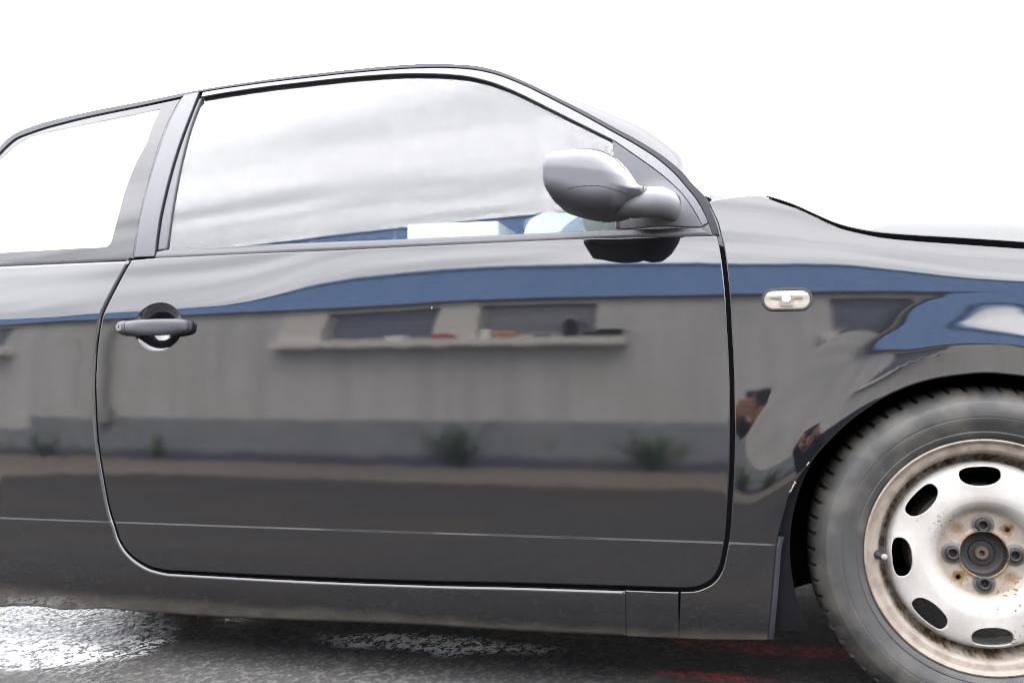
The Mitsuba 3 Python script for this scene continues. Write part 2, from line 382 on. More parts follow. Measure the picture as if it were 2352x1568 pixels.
def plastic(c, alpha=.2, ior=1.5):
    return two({"type": "roughplastic", "diffuse_reflectance": c if isinstance(c, dict) else rgb(*c), "alpha": alpha, "int_ior": ior})


def dust(p, n, uv):
    """road film on the lowest sheet metal: more towards the bottom edge, in runs and blotches"""
    edge = .118 + .012 * noise(p.x * 5.0, 1.0) + .010 * fbm(p.x * 18.0, p.z * 30.0)
    low = 1 - smoothstep(edge - .012, edge + .014, p.z)
    film = (1 - smoothstep(.10, .30, p.z)) * fbm(p.x * 9.0, p.z * 40.0) * .09
    specks = smoothstep(.80, .86, noise(p.x * 160.0, p.z * 160.0)) * (1 - smoothstep(.12, .4, p.z)) * .08
    return dr.clip(low * (.22 + .5 * fbm(p.x * 26.0, p.z * 60.0)) + film + specks, 0, .8)


scene["m_paint"] = two({"type": "roughplastic", "alpha": .0022, "diffuse_reflectance": rgb(.0052, .0052, .0064), "int_ior": 1.72})
scene["m_dust"] = matte(.070, .062, .051)
scene["m_paint_low"] = {"type": "blendbsdf", "weight": proc(dust), "a": {"type": "ref", "id": "m_paint"}, "b": {"type": "ref", "id": "m_dust"}}
scene["m_satin"] = plastic((.045, .045, .052), .18, 1.60)
scene["m_grain"] = plastic((.098, .100, .109), .48, 1.36)
scene["m_grip"] = plastic((.032, .032, .039), .26, 1.45)
scene["m_trim"] = plastic((.050, .050, .056), .33, 1.48)
scene["m_rubber"] = plastic((.022, .022, .027), .35, 1.35)
scene["m_black"] = matte(.008, .008, .009)
scene["m_pane_clean"] = {"type": "thindielectric", "int_ior": 1.575, "specular_transmittance": rgb(.70, .74, .72)}
scene["m_glass"] = {"type": "blendbsdf", "weight": .018, "a": {"type": "ref", "id": "m_pane_clean"}, "b": {"type": "ref", "id": "m_film"}}   # a little road film
scene["m_film"] = matte(.35, .36, .37)
scene["m_glass_dark"] = two({"type": "plastic", "diffuse_reflectance": rgb(.004, .004, .0045), "int_ior": 1.52})   # made-up opaque black tint that keeps sky from showing through the cabin
scene["m_frit"] = two({"type": "plastic", "diffuse_reflectance": rgb(.006, .006, .007), "int_ior": 1.62})
scene["m_frame_gloss"] = plastic((.045, .045, .052), .14, 1.85)
scene["m_mirror"] = two({"type": "conductor", "material": "Al"})
scene["m_chrome"] = two({"type": "roughconductor", "material": "Al", "alpha": .12})
scene["m_lens"] = {"type": "thindielectric", "int_ior": 1.49}
scene["m_cabin"] = matte(.006, .006, .007)
scene["m_dash"] = matte(.30, .32, .31)  # pale tone paints in the light a clear windscreen would let through
scene["m_head"] = matte(.42, .42, .40)
scene["m_white"] = matte(.78, .78, .75)
scene["m_cream"] = matte(.15, .19, .165)


def tyre_tone(p, n, uv):
    x, z = p.x - .376, p.z - .284
    r = dr.sqrt(x * x + z * z)
    t = fbm(dr.atan2(z, x) * 5.0, r * 90.0, 2.0)
    d = fbm(x * 22.0, z * 22.0, 5.0)
    return mix((.022, .022, .0225), (.062, .057, .050), dr.clip(.25 * t + .8 * smoothstep(.35, .8, d), 0, 1))


def rust_at(p):
    x, z = p.x - .376, p.z - .284
    r = dr.sqrt(x * x + z * z)
    return x, z, r


def rim_tone(p, n, uv):
    """silver lacquer, gone beige at the flange, brown in the well, rust round bolts and bore"""
    x, z, r = rust_at(p)
    f = fbm(x * 60.0, z * 60.0, 1.0)
    g = fbm(x * 190.0, z * 190.0, 4.0)
    c = mix((.305, .290, .270), (.265, .250, .230), f)
    c = mix(c, (.165, .135, .100), (1 - smoothstep(.070, .084, r)) * (.62 + .35 * g))
    beige = smoothstep(.1715, .1785, r)
    c = mix(c, mix((.175, .148, .122), (.125, .100, .080), smoothstep(.35, .8, f)), beige)
    well = smoothstep(.1590, .1625, r) * (1 - smoothstep(.1735, .1785, r - .004 * (g - .5)))
    c = mix(c, mix((.035, .025, .016), (.12, .088, .058), smoothstep(.40, .68, g)), well * (.72 + .28 * smoothstep(.3, .6, f)))
    rust = mix((.15, .075, .018), (.07, .032, .012), g)
    bore = smoothstep(.0375, .0395, r) * (1 - smoothstep(.0405, .0450, r + .005 * (g - .5)))
    c = mix(c, (.13, .072, .02), bore * .85)
    a = .7854
    for k in range(4):
        cx, cz = .0585 * math.cos(a + k * math.pi / 2 + .02), .0585 * math.sin(a + k * math.pi / 2 + .02)
        d = dr.sqrt(dr.square(x - cx) + dr.square(z - cz))
        c = mix(c, rust, (1 - smoothstep(.006, .0150, d + .014 * (g - .5))) * (.95 if k in (0, 2) else .6))
        cx, cz = .050 * math.cos(k * math.pi / 2), .050 * math.sin(k * math.pi / 2)
        d = dr.sqrt(dr.square(x - cx) + dr.square(z - cz))
        c = mix(c, (.050, .045, .043), (1 - smoothstep(.0165, .0215, d)) * .9)
    chips = smoothstep(.80, .86, noise(x * 260.0, z * 260.0, 3.0)) * smoothstep(.58, .74, fbm(x * 14.0, z * 14.0, 8.0))
    return mix(c, rust, chips * .9)


scene["m_tyre"] = two({"type": "roughplastic", "diffuse_reflectance": proc(tyre_tone), "alpha": .38, "int_ior": 1.45})
scene["m_rim"] = two({"type": "principled", "base_color": proc(rim_tone), "roughness": .45, "specular": .4})
scene["m_bolt"] = two({"type": "principled", "base_color": rgb(.016, .0145, .014), "roughness": .5, "specular": .3})
scene["m_drum"] = matte(.085, .076, .068)


# the yard
def asphalt_tone(p, n, uv):
    """coarse worn asphalt with white sky and red reflections painted into its colour"""
    g = noise(p.x * 210.0, p.y * 130.0)
    g2 = noise(p.x * 95.0, p.y * 60.0, 4.0)
    c = mix((.022, .0215, .021), (.060, .056, .052), smoothstep(.35, .95, .55 * g + .45 * g2))
    c = mix(c, (.046, .037, .030), smoothstep(.45, .75, fbm(p.x * 2.2, p.y * 2.2)) * .6)
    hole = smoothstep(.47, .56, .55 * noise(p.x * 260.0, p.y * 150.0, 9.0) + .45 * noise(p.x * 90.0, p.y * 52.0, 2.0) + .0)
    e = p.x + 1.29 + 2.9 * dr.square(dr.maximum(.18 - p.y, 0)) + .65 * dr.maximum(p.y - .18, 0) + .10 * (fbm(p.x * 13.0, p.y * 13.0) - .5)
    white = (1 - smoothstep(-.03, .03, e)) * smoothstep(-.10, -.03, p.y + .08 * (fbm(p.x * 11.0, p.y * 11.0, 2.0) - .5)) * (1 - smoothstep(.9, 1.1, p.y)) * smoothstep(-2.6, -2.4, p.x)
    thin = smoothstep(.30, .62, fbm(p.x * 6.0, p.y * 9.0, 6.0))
    speckled = dr.clip(hole * 1.25, 0, 1) * white * (.35 + .65 * thin)
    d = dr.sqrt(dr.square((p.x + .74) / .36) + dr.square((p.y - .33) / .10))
    speckled = dr.maximum(speckled, hole * (1 - smoothstep(.3, 1.0, d + .9 * (fbm(p.x * 9.0, p.y * 9.0, 3.0) - .5))) * .8)
    c = mix(c, (.72, .72, .70), speckled)  # pale speckle paints in the sky mirrored by the wet ground
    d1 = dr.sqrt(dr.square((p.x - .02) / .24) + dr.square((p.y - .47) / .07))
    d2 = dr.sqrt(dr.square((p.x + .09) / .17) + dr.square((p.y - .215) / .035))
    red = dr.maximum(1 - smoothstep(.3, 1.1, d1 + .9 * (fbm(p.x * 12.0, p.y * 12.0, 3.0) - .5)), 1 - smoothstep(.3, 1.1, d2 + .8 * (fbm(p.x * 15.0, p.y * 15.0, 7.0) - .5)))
    return mix(c, (.42, .026, .030), dr.clip(red * (.14 + .40 * hole * hole), 0, 1))  # the red is a reflection on wet ground, painted as colour


def wetness(p, n, uv):
    """a film of water towards the back of the car"""
    wet = 1 - smoothstep(-1.45, -1.15, p.x + .5 * (fbm(p.x * 4.0, p.y * 4.0) - .5))
    return .85 - .6 * wet * smoothstep(-.25, .0, p.y)


def asphalt_relief(p, n, uv):
    return noise(p.x * 210.0, p.y * 130.0) * .55 + noise(p.x * 95.0, p.y * 60.0, 4.0) * .45


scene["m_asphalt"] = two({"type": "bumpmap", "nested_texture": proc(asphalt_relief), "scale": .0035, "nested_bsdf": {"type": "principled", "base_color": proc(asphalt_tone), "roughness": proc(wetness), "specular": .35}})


def concrete_tone(p, n, uv):
    f = fbm(p.x * 1.3, p.y * 1.3, p.z * 1.3)
    g = fbm(p.x * 14.0, p.y * 14.0, p.z * 14.0)
    return mix((.15, .134, .12), (.245, .223, .20), .6 * f + .4 * g)


def render_tone(p, n, uv):
    """painted render: runs of rain dirt, patched areas, damp near the ground"""
    run = smoothstep(.25, .75, fbm(p.x * 9.0, p.z * .5, 3.0))
    f = fbm(p.x * 1.1, p.z * 1.3, 8.0)
    g = fbm(p.x * 24.0, p.z * 24.0, 2.0)
    c = mix((.55, .55, .55), (.37, .375, .38), .38 * run + .42 * f + .20 * g)
    c = mix(c, (.46, .45, .43), smoothstep(.62, .75, f) * .5)
    crack = smoothstep(.985, 1.0, 1 - dr.abs(p.x + 6.62 + .05 * (noise(p.z * 5.0) - .5))) * smoothstep(.4, .55, p.z) * (1 - smoothstep(1.2, 1.4, p.z))
    return mix(c, (.10, .10, .09), dr.clip(crack, 0, 1) * .8)


def plinth_tone(p, n, uv):
    f = fbm(p.x * 2.4, p.z * 3.0, 5.0)
    g = fbm(p.x * 9.0, p.z * 9.0, 1.0)
    c = mix((.165, .18, .205), (.28, .295, .31), .6 * f + .4 * g)
    c = mix(c, (.09, .093, .13), 1 - smoothstep(.05, .12, p.z + .05 * (f - .5)))
    return mix(c, (.09, .11, .07), smoothstep(.6, .75, f) * (1 - smoothstep(.1, .34, p.z)) * .6)


def fascia_tone(p, n, uv):
    f = fbm(p.x * 5.0, p.z * 1.2, 5.0)
    return mix((.175, .335, .66), (.205, .37, .70), f)


scene["m_pavement"] = two({"type": "diffuse", "reflectance": proc(concrete_tone)})
scene["m_render"] = two({"type": "diffuse", "reflectance": proc(render_tone)})
scene["m_plinth"] = two({"type": "diffuse", "reflectance": proc(plinth_tone)})
scene["m_fascia"] = two({"type": "roughplastic", "diffuse_reflectance": proc(fascia_tone), "alpha": .3})
scene["m_sill"] = matte(.60, .585, .56)
scene["m_pane"] = two({"type": "plastic", "diffuse_reflectance": rgb(.095, .115, .16), "int_ior": 1.5})
scene["m_pane_light"] = two({"type": "plastic", "diffuse_reflectance": rgb(.17, .18, .21), "int_ior": 1.5})
scene["m_frame"] = matte(.30, .30, .31)
scene["m_zinc"] = matte(.28, .285, .29)
scene["m_red"] = matte(.38, .09, .12)
scene["m_orange"] = matte(.50, .31, .14)
scene["m_purple"] = matte(.26, .15, .30)
scene["m_dark"] = matte(.035, .035, .04)
scene["m_brown"] = matte(.12, .08, .06)
scene["m_leaf"] = {"type": "principledthin", "base_color": rgb(.085, .15, .085), "roughness": .6, "diff_trans": .6}
scene["m_skin"] = matte(.36, .20, .15)
scene["m_hair"] = matte(.012, .010, .010)
scene["m_jacket"] = matte(.018, .019, .030)
scene["m_jeans"] = matte(.035, .045, .075)

# ---------------------------------------------------------------- the car
CAR = "parked_car"
labels[CAR] = {"label": "black two-door car with a bare silver steel wheel, parked side-on on worn asphalt", "category": "car"}


def P(part):
    return f"{CAR}__{part}"


gap = curve(DOOR_GAP, .006)
s = np.linspace(0, 1, len(gap))
hw = np.where(gap[:, 0] < -1.25, np.interp(gap[:, 1], [.2, .35, .9], [.0026, .0016, .0013]), np.interp(gap[:, 0], [-1.25, -.9, -.1, -.05], [.0026, .0032, .0034, .0036]))
hw = gaussian_filter1d(hw, 4)
door_edge, outer_edge = shifted(gap, hw), shifted(gap, -hw)
below_belt = Polygon([(-2.9, .0), (-2.9, .858), (-1.8, .854), *curve(BELT_SHEET, .01), (.0, .8518), (.0, .0)])
dish = Polygon(ellipse(-1.2345, .7032, .0575, .0500))
door = Polygon(door_edge).intersection(below_belt).difference(dish)
hole = Polygon(np.vstack([outer_edge, [[-.0723, .95], [-1.3199, .95]]]))
rear_arch = Point(*REAR_WHEEL).buffer(ARCH_R, 48)
seam = np.array([(-1.80, .166), (-1.6287, .1679), (-1.3434, .1725), (-1.25, .1785), (-1.185, .1925)])
quarter = Polygon([*seam, (-1.0, .20), (-1.0, .9), (-2.62, .9), (-2.66, .70), (-2.66, .42), (-2.60, .34), (-2.4, .31), (-2.36, .25)]).intersection(below_belt).difference(hole.buffer(0)).difference(rear_arch)
quarter = max(getattr(quarter, "geoms", [quarter]), key=lambda g: g.area)
bottom = np.vstack([[(-1.80, .088)], curve(ROCKER_BOTTOM, .02)])
rocker = Polygon([*seam[:-1] - [0, .0012], *seam[-1:], (-1.0, .25), (-.10, .25), (-.10, .119), *bottom[bottom[:, 0] < -.11][::-1]]).difference(hole).difference(rear_arch)
rocker = rocker.intersection(sbox(-1.85, 0, -.1445, .4))
rocker_main, rocker_end = rocker.intersection(sbox(-1.85, 0, -.2378, .4)), rocker.intersection(sbox(-.2410, 0, 0, .4))
front = outer_edge[int(np.argmax((gap[:, 0] > -.1462) & (gap[:, 1] < .3))):]
arch = np.array([p for p in ARCH_REAR if p[0] < WHEEL[0]])
arch = curve(np.vstack([arch, [WHEEL[0], .5963], (np.array([2 * WHEEL[0], 0]) + arch * [-1, 1])[::-1]]), .006)
fender = Polygon([*curve(FENDER_TOP, .008), (.62, .793), (.80, .765), (.95, .72), (1.04, .66), (1.07, .55), (1.07, .30), (1.03, .22), (.80, .19), (.745, .16), *arch[::-1], *[p for p in curve(ROCKER_BOTTOM, .02)[::-1] if p[0] > -.14], (-.1460, .1183), *front, (-.0838, .9125)])
fender = fender if fender.is_valid else fender.buffer(0)

crease_x = np.arange(-2.7, .3, .004)
crease = np.vstack([np.stack([crease_x, pressed_line(crease_x) + d], 1) for d in (-.0030, -.0018, -.0009, 0, .0009, .0018, .0030)])
both(P("door"), sheet(door, Y, "m_paint", .0075, .005, .0028, .014, ripple=.0016, extra=crease), label="black door panel with sharp reflections of the building")
both(P("door__handle_recess"), sheet(Polygon(ellipse(-1.2345, .7032, .0590, .0515)), lambda x, z: Y(x, z) + .0012 + .0085 * np.clip(1 - ((x + 1.2345) / .0590) ** 2 - ((z - .7032) / .0515) ** 2, 0, 1) + .011 * np.clip(1 - ((x + 1.2345) / .0590) ** 2 - ((z - .7032) / .0515) ** 2, 0, 1) ** 3, "m_paint", .004, .004, .0008, .001))
side = shapely.union_all([quarter, rocker_main]).buffer(.0018).buffer(-.0018)
both(P("rear_quarter_panel"), sheet(side, Y, "m_paint_low", .009, .004, .0085, .014, ripple=.0020, extra=crease), label="black rear side panel that runs on as the dusty sill under the door")
both(P("rocker_cover"), sheet(rocker_end, Y, "m_paint_low", .006, .004, .0034, .012, ripple=.004))
both(P("front_fender"), sheet(fender, Y, "m_paint_low", .0075, .005, .0028, .016, ripple=.0016, extra=crease), label="black front fender swelling out over the wheel arch")
# chipped lacquer along the arch lip, the mud flap edge behind it, one chip in the door
chips = []
for t in rng.random(34):
    k = int(60 + 34 * t)
    q = arch[min(k, len(arch) - 1)]
CHIP_SPOTS = [(.083, .4365), (.0845, .4385), (.086, .4405)] + [(.0535 + .0095 * t + .0008 * rng.standard_normal(), .389 + .0175 * t) for t in np.linspace(0, 1, 13)]
for (x, z) in CHIP_SPOTS:
    r0 = float(rng.uniform(.0007, .0015))
    chips.append(ball((x - .0015, float(Y(x, z)) - .0006, z), (r0, .0008, r0 * 1.3), 1))
both(P("front_fender__chipped_edge"), mikit.ply(trimesh.util.concatenate(chips), "m_chip", True), False, label="pale chips along the edge of the wheel arch", kind="stuff")
add(P("door__paint_chip"), mikit.ply(ball((-.6181, float(Y(-.6181, .7293)) - .0005, .7293), (.0013, .0007, .0030), 1), "m_chip", True), label="small pale chip in the black paint of the door")
flap = curve([(.0115, .127), (.0185, .19), (.0235, .245), (.0275, .288), (.033, .31)], .01)
both(P("front_fender__liner_edge"), loft([[(x + dx, float(Y(x, z)) + dy, z) for dx, dy in ((-.002, .004), (.004, .001), (.009, .006), (.010, .03))] for x, z in flap], "m_rubber", False))

# dark structure behind the gaps, floor and wheel housings
arch_cut = Point(*WHEEL).buffer(.325, 48).union(rear_arch.buffer(.01))
shell = Polygon([(-2.6, .36), (-2.4, .33), (-1.8, .135), (-.2, .125), (1.0, .20), (1.02, .62), (.6, .72), (.02, .80), (-.08, .842), (-2.6, .842)]).difference(arch_cut)
both(P("inner_body"), sheet(shell, lambda x, z: Y(x, z) + .017, "m_black", .05, .03, .001, .002))
add(P("floor"), mikit.ply(trimesh.util.concatenate([slab(-1.75, .05, .09, 1.51, .20, .215), slab(.05, .72, .28, 1.32, .18, .20), slab(.72, 1.0, .16, 1.44, .19, .21), slab(-2.4, -1.75, .28, 1.32, .27, .29), slab(-2.6, -2.4, .12, 1.48, .34, .36)]), "m_black"))


def housing(c, r0):
    a = np.linspace(-.35, np.pi + .35, 48)
    rows = [np.stack([c[0] + r * np.cos(a), np.full(48, y), c[1] + r * np.sin(a)], 1) for r, y in ((r0 + .004, .022), (r0 + .012, .05), (r0 + .012, .27), (r0 - .12, .275), (.02, .275))]
    return loft(rows, "m_black", False)


both(P("wheel_housing"), housing(WHEEL, .322))
both(P("wheel_housing"), housing(REAR_WHEEL, .322))

# windows and their frames
seal_out = curve([(-1.97, .858), (-1.93, .92), (-1.86, 1.01), (-1.80, 1.088)] + SEAL_OUT, .008)
seal_in = curve([(-1.952, .858), (-1.912, .92), (-1.845, 1.0), (-1.79, 1.073)] + SEAL_IN, .008)
glass_top, sail_top = curve(GLASS_TOP, .01), curve(SAIL_TOP, .01)
glass_rear, line, left, q_right = curve(GLASS_REAR, .01), curve(PILLAR_LINE, .01), curve(PILLAR_LEFT, .01), curve(QUARTER_RIGHT, .01)
both(P("window_seal"), sheet(Polygon(np.vstack([seal_out, seal_in[::-1]])), G, "m_rubber", .01, .006, .0014, .02, .006))
frame = Polygon(np.vstack([seal_in[(seal_in[:, 0] > -1.2195) & (seal_in[:, 1] > .873)] - [0, .0006], [(-.0940, .8735)], sail_top[::-1][:-1], glass_top[::-1], [(-1.2205, 1.2440)]]))
both(P("door__window_frame"), sheet(frame.buffer(0), G, "m_frame_gloss", .006, .004, .0016, .016, .004))
both(P("door_pillar"), sheet(Polygon(np.vstack([left, line[::-1] - [.0012, 0]])), G, "m_satin", .01, .006, .002, .012, .006))
both(P("door__window_channel"), sheet(Polygon(np.vstack([line[3:-2] + [.0012, 0], [(-1.2655, .8715)], glass_rear[::-1]])).buffer(0), G, "m_satin", .008, .005, .004, .012, .001))
both(P("quarter_seal"), sheet(Polygon(np.vstack([q_right, left[::-1] - [.0012, 0]])).buffer(0), G, "m_trim", .008, .005, .002, .012, .003))
both(P("quarter_bottom_seal"), sheet(LineString([(-1.95, .8568), (-1.332, .8568)]).buffer(.0032, cap_style=2), G, "m_rubber", .02, .006, .001, .012, .006))
quarter_glass = Polygon(np.vstack([seal_in[seal_in[:, 0] < -1.275], q_right, [(-1.69, .8597), (-1.952, .858)]])).buffer(0)
frit_in = Polygon([(-1.86, .89), (-1.80, 1.035), *FRIT_IN]).buffer(.003).buffer(-.003)
k = add(P("quarter_window"), sheet(quarter_glass, G, "m_glass", .012, .006, .001, .003, .001))
add(P("quarter_window"), {**sheet(quarter_glass, G, "m_glass_dark", .02, .01, .001, .003, .001), "to_world": FAR})
both(P("quarter_window__dark_border"), sheet(quarter_glass.buffer(-.0015).difference(frit_in), G, "m_frit", .02, .006, .0004, .001, .0018), False)
door_glass = Polygon(np.vstack([glass_top, SAIL_LEFT[1:], GLASS_BOTTOM[::-1][1:], glass_rear[::-1][1:]])).buffer(0).buffer(.004)
add(P("door__window_glass"), sheet(door_glass, G, "m_glass", .012, .006, .0008, .003, -.006))
add(P("door__window_glass"), {**sheet(door_glass, G, "m_glass_dark", .02, .01, .001, .003, -.006), "to_world": FAR})
b_top, b_bot = curve(BELT_SEAL_TOP, .01), curve(BELT_SEAL_BOTTOM, .01)
seal = Polygon(np.vstack([b_top, b_bot[::-1]])).buffer(0)


def seal_fn(x, z):
    t = np.clip((z - .852) / .019, 0, 1)
    return G(x, z) - .0035 * np.sin(np.pi * t) ** .8 + .0035 * t - .0016 * np.exp(-((t - .62) / .07) ** 2) * -1


both(P("door__belt_seal"), sheet(seal, seal_fn, "m_trim", .0035, .004, .0015, .02, .008))
sail = Polygon(np.vstack([sail_top, SAIL_BOTTOM[::-1], SAIL_LEFT[::-1][1:]])).buffer(0).buffer(-.0008)


def sail_fn(x, z):
    """the triangle swells into the foot of the mirror"""
    return G(x, z) - .046 * np.exp(-(((x + .172) / .043) ** 2 + ((z - .904) / .037) ** 2) ** 1.2)


both(P("mirror_triangle"), sheet(sail, sail_fn, "m_grain", .004, .004, .002, .012, .004))
both(P("mirror_triangle__edge_strip"), sheet(LineString([(-.2560, .917), (-.2552, .874)]).buffer(.0036, cap_style=2), G, "m_satin", .004, .004, .002, .012, .006))

# door mirror: the housing bulges out from an oval rim; its outer skin has a lit upper and a shaded lower face
MIRROR = [(x + .009 * min(1, max(0, (-.335 - x) / .015)), z) for x, z in MIRROR]     # the open end is nearer than the rest
m_out = Polygon(curve([*MIRROR, MIRROR[0]], .004)).buffer(0)
ring = LineString(np.array(m_out.exterior.coords))


rim_edge = LineString(np.vstack([[(-.43, .984)], curve(MIRROR[3:20], .004), [(-.43, .914)]]))     # the open end that holds the glass stays full


def mirror_fn(x, z):
    d = np.array([rim_edge.distance(Point(a, b)) for a, b in zip(np.ravel(x), np.ravel(z))]).reshape(np.shape(x))
    inside = shapely.contains_xy(m_out.buffer(.004), x, z)
    t = np.clip(np.where(inside, d, 0) / .040, 0, 1)
    bulge = (1 - (1 - t) ** 2.6) ** .60
    zr = np.interp(x, [-.36, -.30, -.25, -.20, -.18], [.9450, .9420, .9345, .9220, .914])
    over = z - zr
    roof = .50 * (np.sqrt(over ** 2 + .003 ** 2) + over) / 2                # above the crease the skin leans back
    return -.158 - .056 * bulge + roof + .105 * (x + .28) + .22 * np.clip(x + .235, 0, 1)


class Table:
    """mirror_fn tabulated once"""
    gx, gz = np.arange(-.372, -.168, .0016), np.arange(.858, 1.002, .0016)
    f = RectBivariateSpline(gx, gz, mirror_fn(*np.meshgrid(gx, gz, indexing="ij")), kx=3, ky=3, s=4e-5)


def mirror_skin(x, z):
    return Table.f.ev(x, z)


both(P("mirror"), sheet(m_out, mirror_skin, "m_grain", .003, .003, .006, .10, 0), label="dark satin mirror housing in front of the window")
stalk = [(-.232, -.150, .8830, .0120, .022), (-.215, -.148, .8835, .0190, .030), (-.200, -.140, .8865, .0240, .034), (-.184, -.115, .8945, .0265, .036), (-.168, -.070, .9020, .0270, .036), (-.156, -.025, .9050, .0265, .032), (-.148, .012, .9055, .0260, .028)]
rows = []
for cx, cy, cz, hz, hy in stalk:
    a = np.linspace(0, 2 * np.pi, 28, endpoint=False)
    rows.append(np.stack([cx + hy * .55 * np.sin(a), cy - hy * .8 * np.sin(a), cz + hz * np.cos(a)], 1))
rows = [[(x, y, z) for x, y, z in r] for r in rows]
both(P("mirror__foot"), loft(rows, "m_grain", True, True, 60))
both(P("mirror__glass"), mikit.ply(hull(*[ball((-.343, y, z), (.003, .006, .006), 1) for y, z in ((-.16, .925), (-.07, .925), (-.16, .965), (-.07, .965))]), "m_mirror", True))
both(P("mirror__back"), mikit.ply(prism(m_out.buffer(-.004), -.165, -.06), "m_satin", 30))
seamline = curve([(-.305, .9045), (-.263, .9075), (-.224, .900), (-.194, .8925), (-.184, .8935), (-.179, .903), (-.1765, .913)], .003)
both(P("mirror__seam"), mikit.ply(tube([(x, float(mirror_skin(x, z)) - .0001, z) for x, z in seamline if shapely.contains_xy(m_out.buffer(-.004), x, z)], .0006, 6), "m_rubber", True))


# handle
def handle_rows(stations):
    rows = []
    for x, zc, hz, o, i in stations:
        y0 = float(Y(x, zc))
        a = np.linspace(0, 2 * np.pi, 32, endpoint=False)
        c, sn = np.cos(a), np.sin(a)
        e = .72
        rows.append(np.stack([np.full(32, x), y0 - (o + i) / 2 - (o - i) / 2 * np.sign(c) * np.abs(c) ** e, zc + hz * np.sign(sn) * np.abs(sn) ** e], 1))
    return rows


grip = [(-1.2985, .7025, .0144, .0268, .0), (-1.29, .7023, .0148, .0285, .0), (-1.275, .7018, .0156, .0315, .002), (-1.26, .7012, .0164, .0335, .012), (-1.235, .7006, .0171, .0350, .017), (-1.205, .7006, .0173, .0350, .018),
        (-1.18, .7009, .0172, .0335, .014), (-1.16, .7014, .0168, .0315, .004), (-1.147, .7019, .0158, .0290, .0), (-1.138, .7023, .0140, .0255, .0), (-1.1325, .7025, .0112, .0210, .0), (-1.1298, .7026, .0060, .0150, .0)]
lockend = [(-1.3288, .7034, .0040, .0110, .0), (-1.3268, .7034, .0090, .0165, .0), (-1.3220, .7032, .0122, .0215, .0), (-1.3120, .7029, .0140, .0250, .0), (-1.2998, .7026, .0145, .0267, .0)]
grip = [(-1.2985 + (x + 1.2985) * .868, a, b, c, d) for x, a, b, c, d in grip]
both(P("door__handle"), loft(handle_rows(grip), "m_grip", True, True, 60), label="dark satin pull handle over its round recess")
both(P("door__lock_housing"), loft(handle_rows(lockend), "m_grip", True, True, 60))
both(P("door__handle_gasket"), loft(handle_rows([(x - .0004 if x < -1.2 else x + .0022, z - .0022, h + .0016, .006, -.002) for x, z, h, o, i in [(-1.329, .7034, .003, 0, 0)] + lockend[1:] + grip[:3]]), "m_rubber", True, True, 60))
both(P("door__handle_gasket"), loft(handle_rows([(-1.188, .7004, .0150, .008, -.002), (-1.172, .7010, .0160, .010, -.002), (-1.161, .7018, .0148, .010, -.002), (-1.1525, .7022, .0110, .008, -.002), (-1.1500, .7022, .006, .006, -.002)]), "m_rubber", True, True, 60))
lx, lz = -1.3145, .7032
ly = float(Y(lx, lz)) - .0240
lock = trimesh.util.concatenate([loft([[(lx + rx * math.cos(a), ly + y, lz + rx * 1.18 * math.sin(a)) for a in np.linspace(0, 2 * np.pi, 32, endpoint=False)] for rx, y in ((.0074, .004), (.0074, -.0012), (.0066, -.0018), (.0001, -.0014))], None)])
both(P("door__lock"), mikit.ply(lock, "m_lock", 40), label="round silver key lock at the end of the handle")
both(P("door__lock_slot"), mikit.ply(slab(lx - .0007, lx + .0007, ly - .0020, ly, lz - .0035, lz + .0035), "m_black"))

# side indicator
ic = (.0520, .7298)
both(P("side_indicator"), sheet(stadium(*ic, .0445, .0206).difference(stadium(*ic, .0395, .0160)), Y, "m_rubber", .004, .003, .0015, .010, .005), label="oval clear side indicator lamp on the fender")
both(P("side_indicator__reflector"), sheet(stadium(*ic, .0398, .0163), lambda x, z: Y(x, z) + .0012 * np.clip(1 - ((x - ic[0]) / .040) ** 2 - ((z - ic[1]) / .0165) ** 2, 0, 1), "m_reflector", .003, .003, .0008, .001, .0015))
both(P("side_indicator__lens"), sheet(stadium(*ic, .0400, .0165), lambda x, z: Y(x, z) - .0035 * np.clip(1.02 - ((x - ic[0]) / .042) ** 4 - ((z - ic[1]) / .0175) ** 4, 0, 1), "m_lens", .003, .003, .001, .003, .005))
both(P("side_indicator__bulb"), mikit.ply(ball((ic[0] - .0015, float(Y(*ic)) - .0045, ic[1] + .0010), (.0075, .0045, .0075), 3), "m_bulb", True))
both(P("side_indicator__bulb_holder"), mikit.ply(trimesh.util.concatenate([slab(ic[0] - .029, ic[0] + .027, float(Y(*ic)) - .0036, float(Y(*ic)) - .0012, ic[1] + .002, ic[1] + .006), slab(ic[0] - .012, ic[0] + .010, float(Y(*ic)) - .0036, float(Y(*ic)) - .001, ic[1] - .013, ic[1] + .002)]), "m_beige"))

# roof rail and pillar in body colour, roof, screens
keep = seal_out[seal_out[:, 1] > .905] if False else seal_out[: int(np.argmax((seal_out[:, 0] > -.2) & (seal_out[:, 1] < .9235)))]
tan = np.gradient(keep, axis=0)
tan /= np.linalg.norm(tan, axis=1, keepdims=True)
nrm = np.stack([-tan[:, 1], tan[:, 0]], 1)
for _ in range(2):
    nrm = gaussian_filter1d(nrm, 3, axis=0, mode="nearest")
rail, edge = [], []
ga = G(keep[:, 0], keep[:, 1]) - .003
wide = np.interp(keep[:, 0], [-1.2, -.6, -.3, -.16, -.09], [.030, .045, .070, .08, .15])
lift = np.interp(keep[:, 0], [-1.2, -.62, -.45, -.24, -.15, -.09], [.001, .004, .026, .058, .052, .016])
A0 = .62
for a in np.linspace(A0, math.pi / 2, 10):
    rail.append(np.stack([keep[:, 0] + nrm[:, 0] * lift * (math.sin(a) - math.sin(A0)) * 2, ga + wide * (math.cos(A0) - math.cos(a)) * 1.2, keep[:, 1] + nrm[:, 1] * lift * (math.sin(a) - math.sin(A0)) * 2], 1))
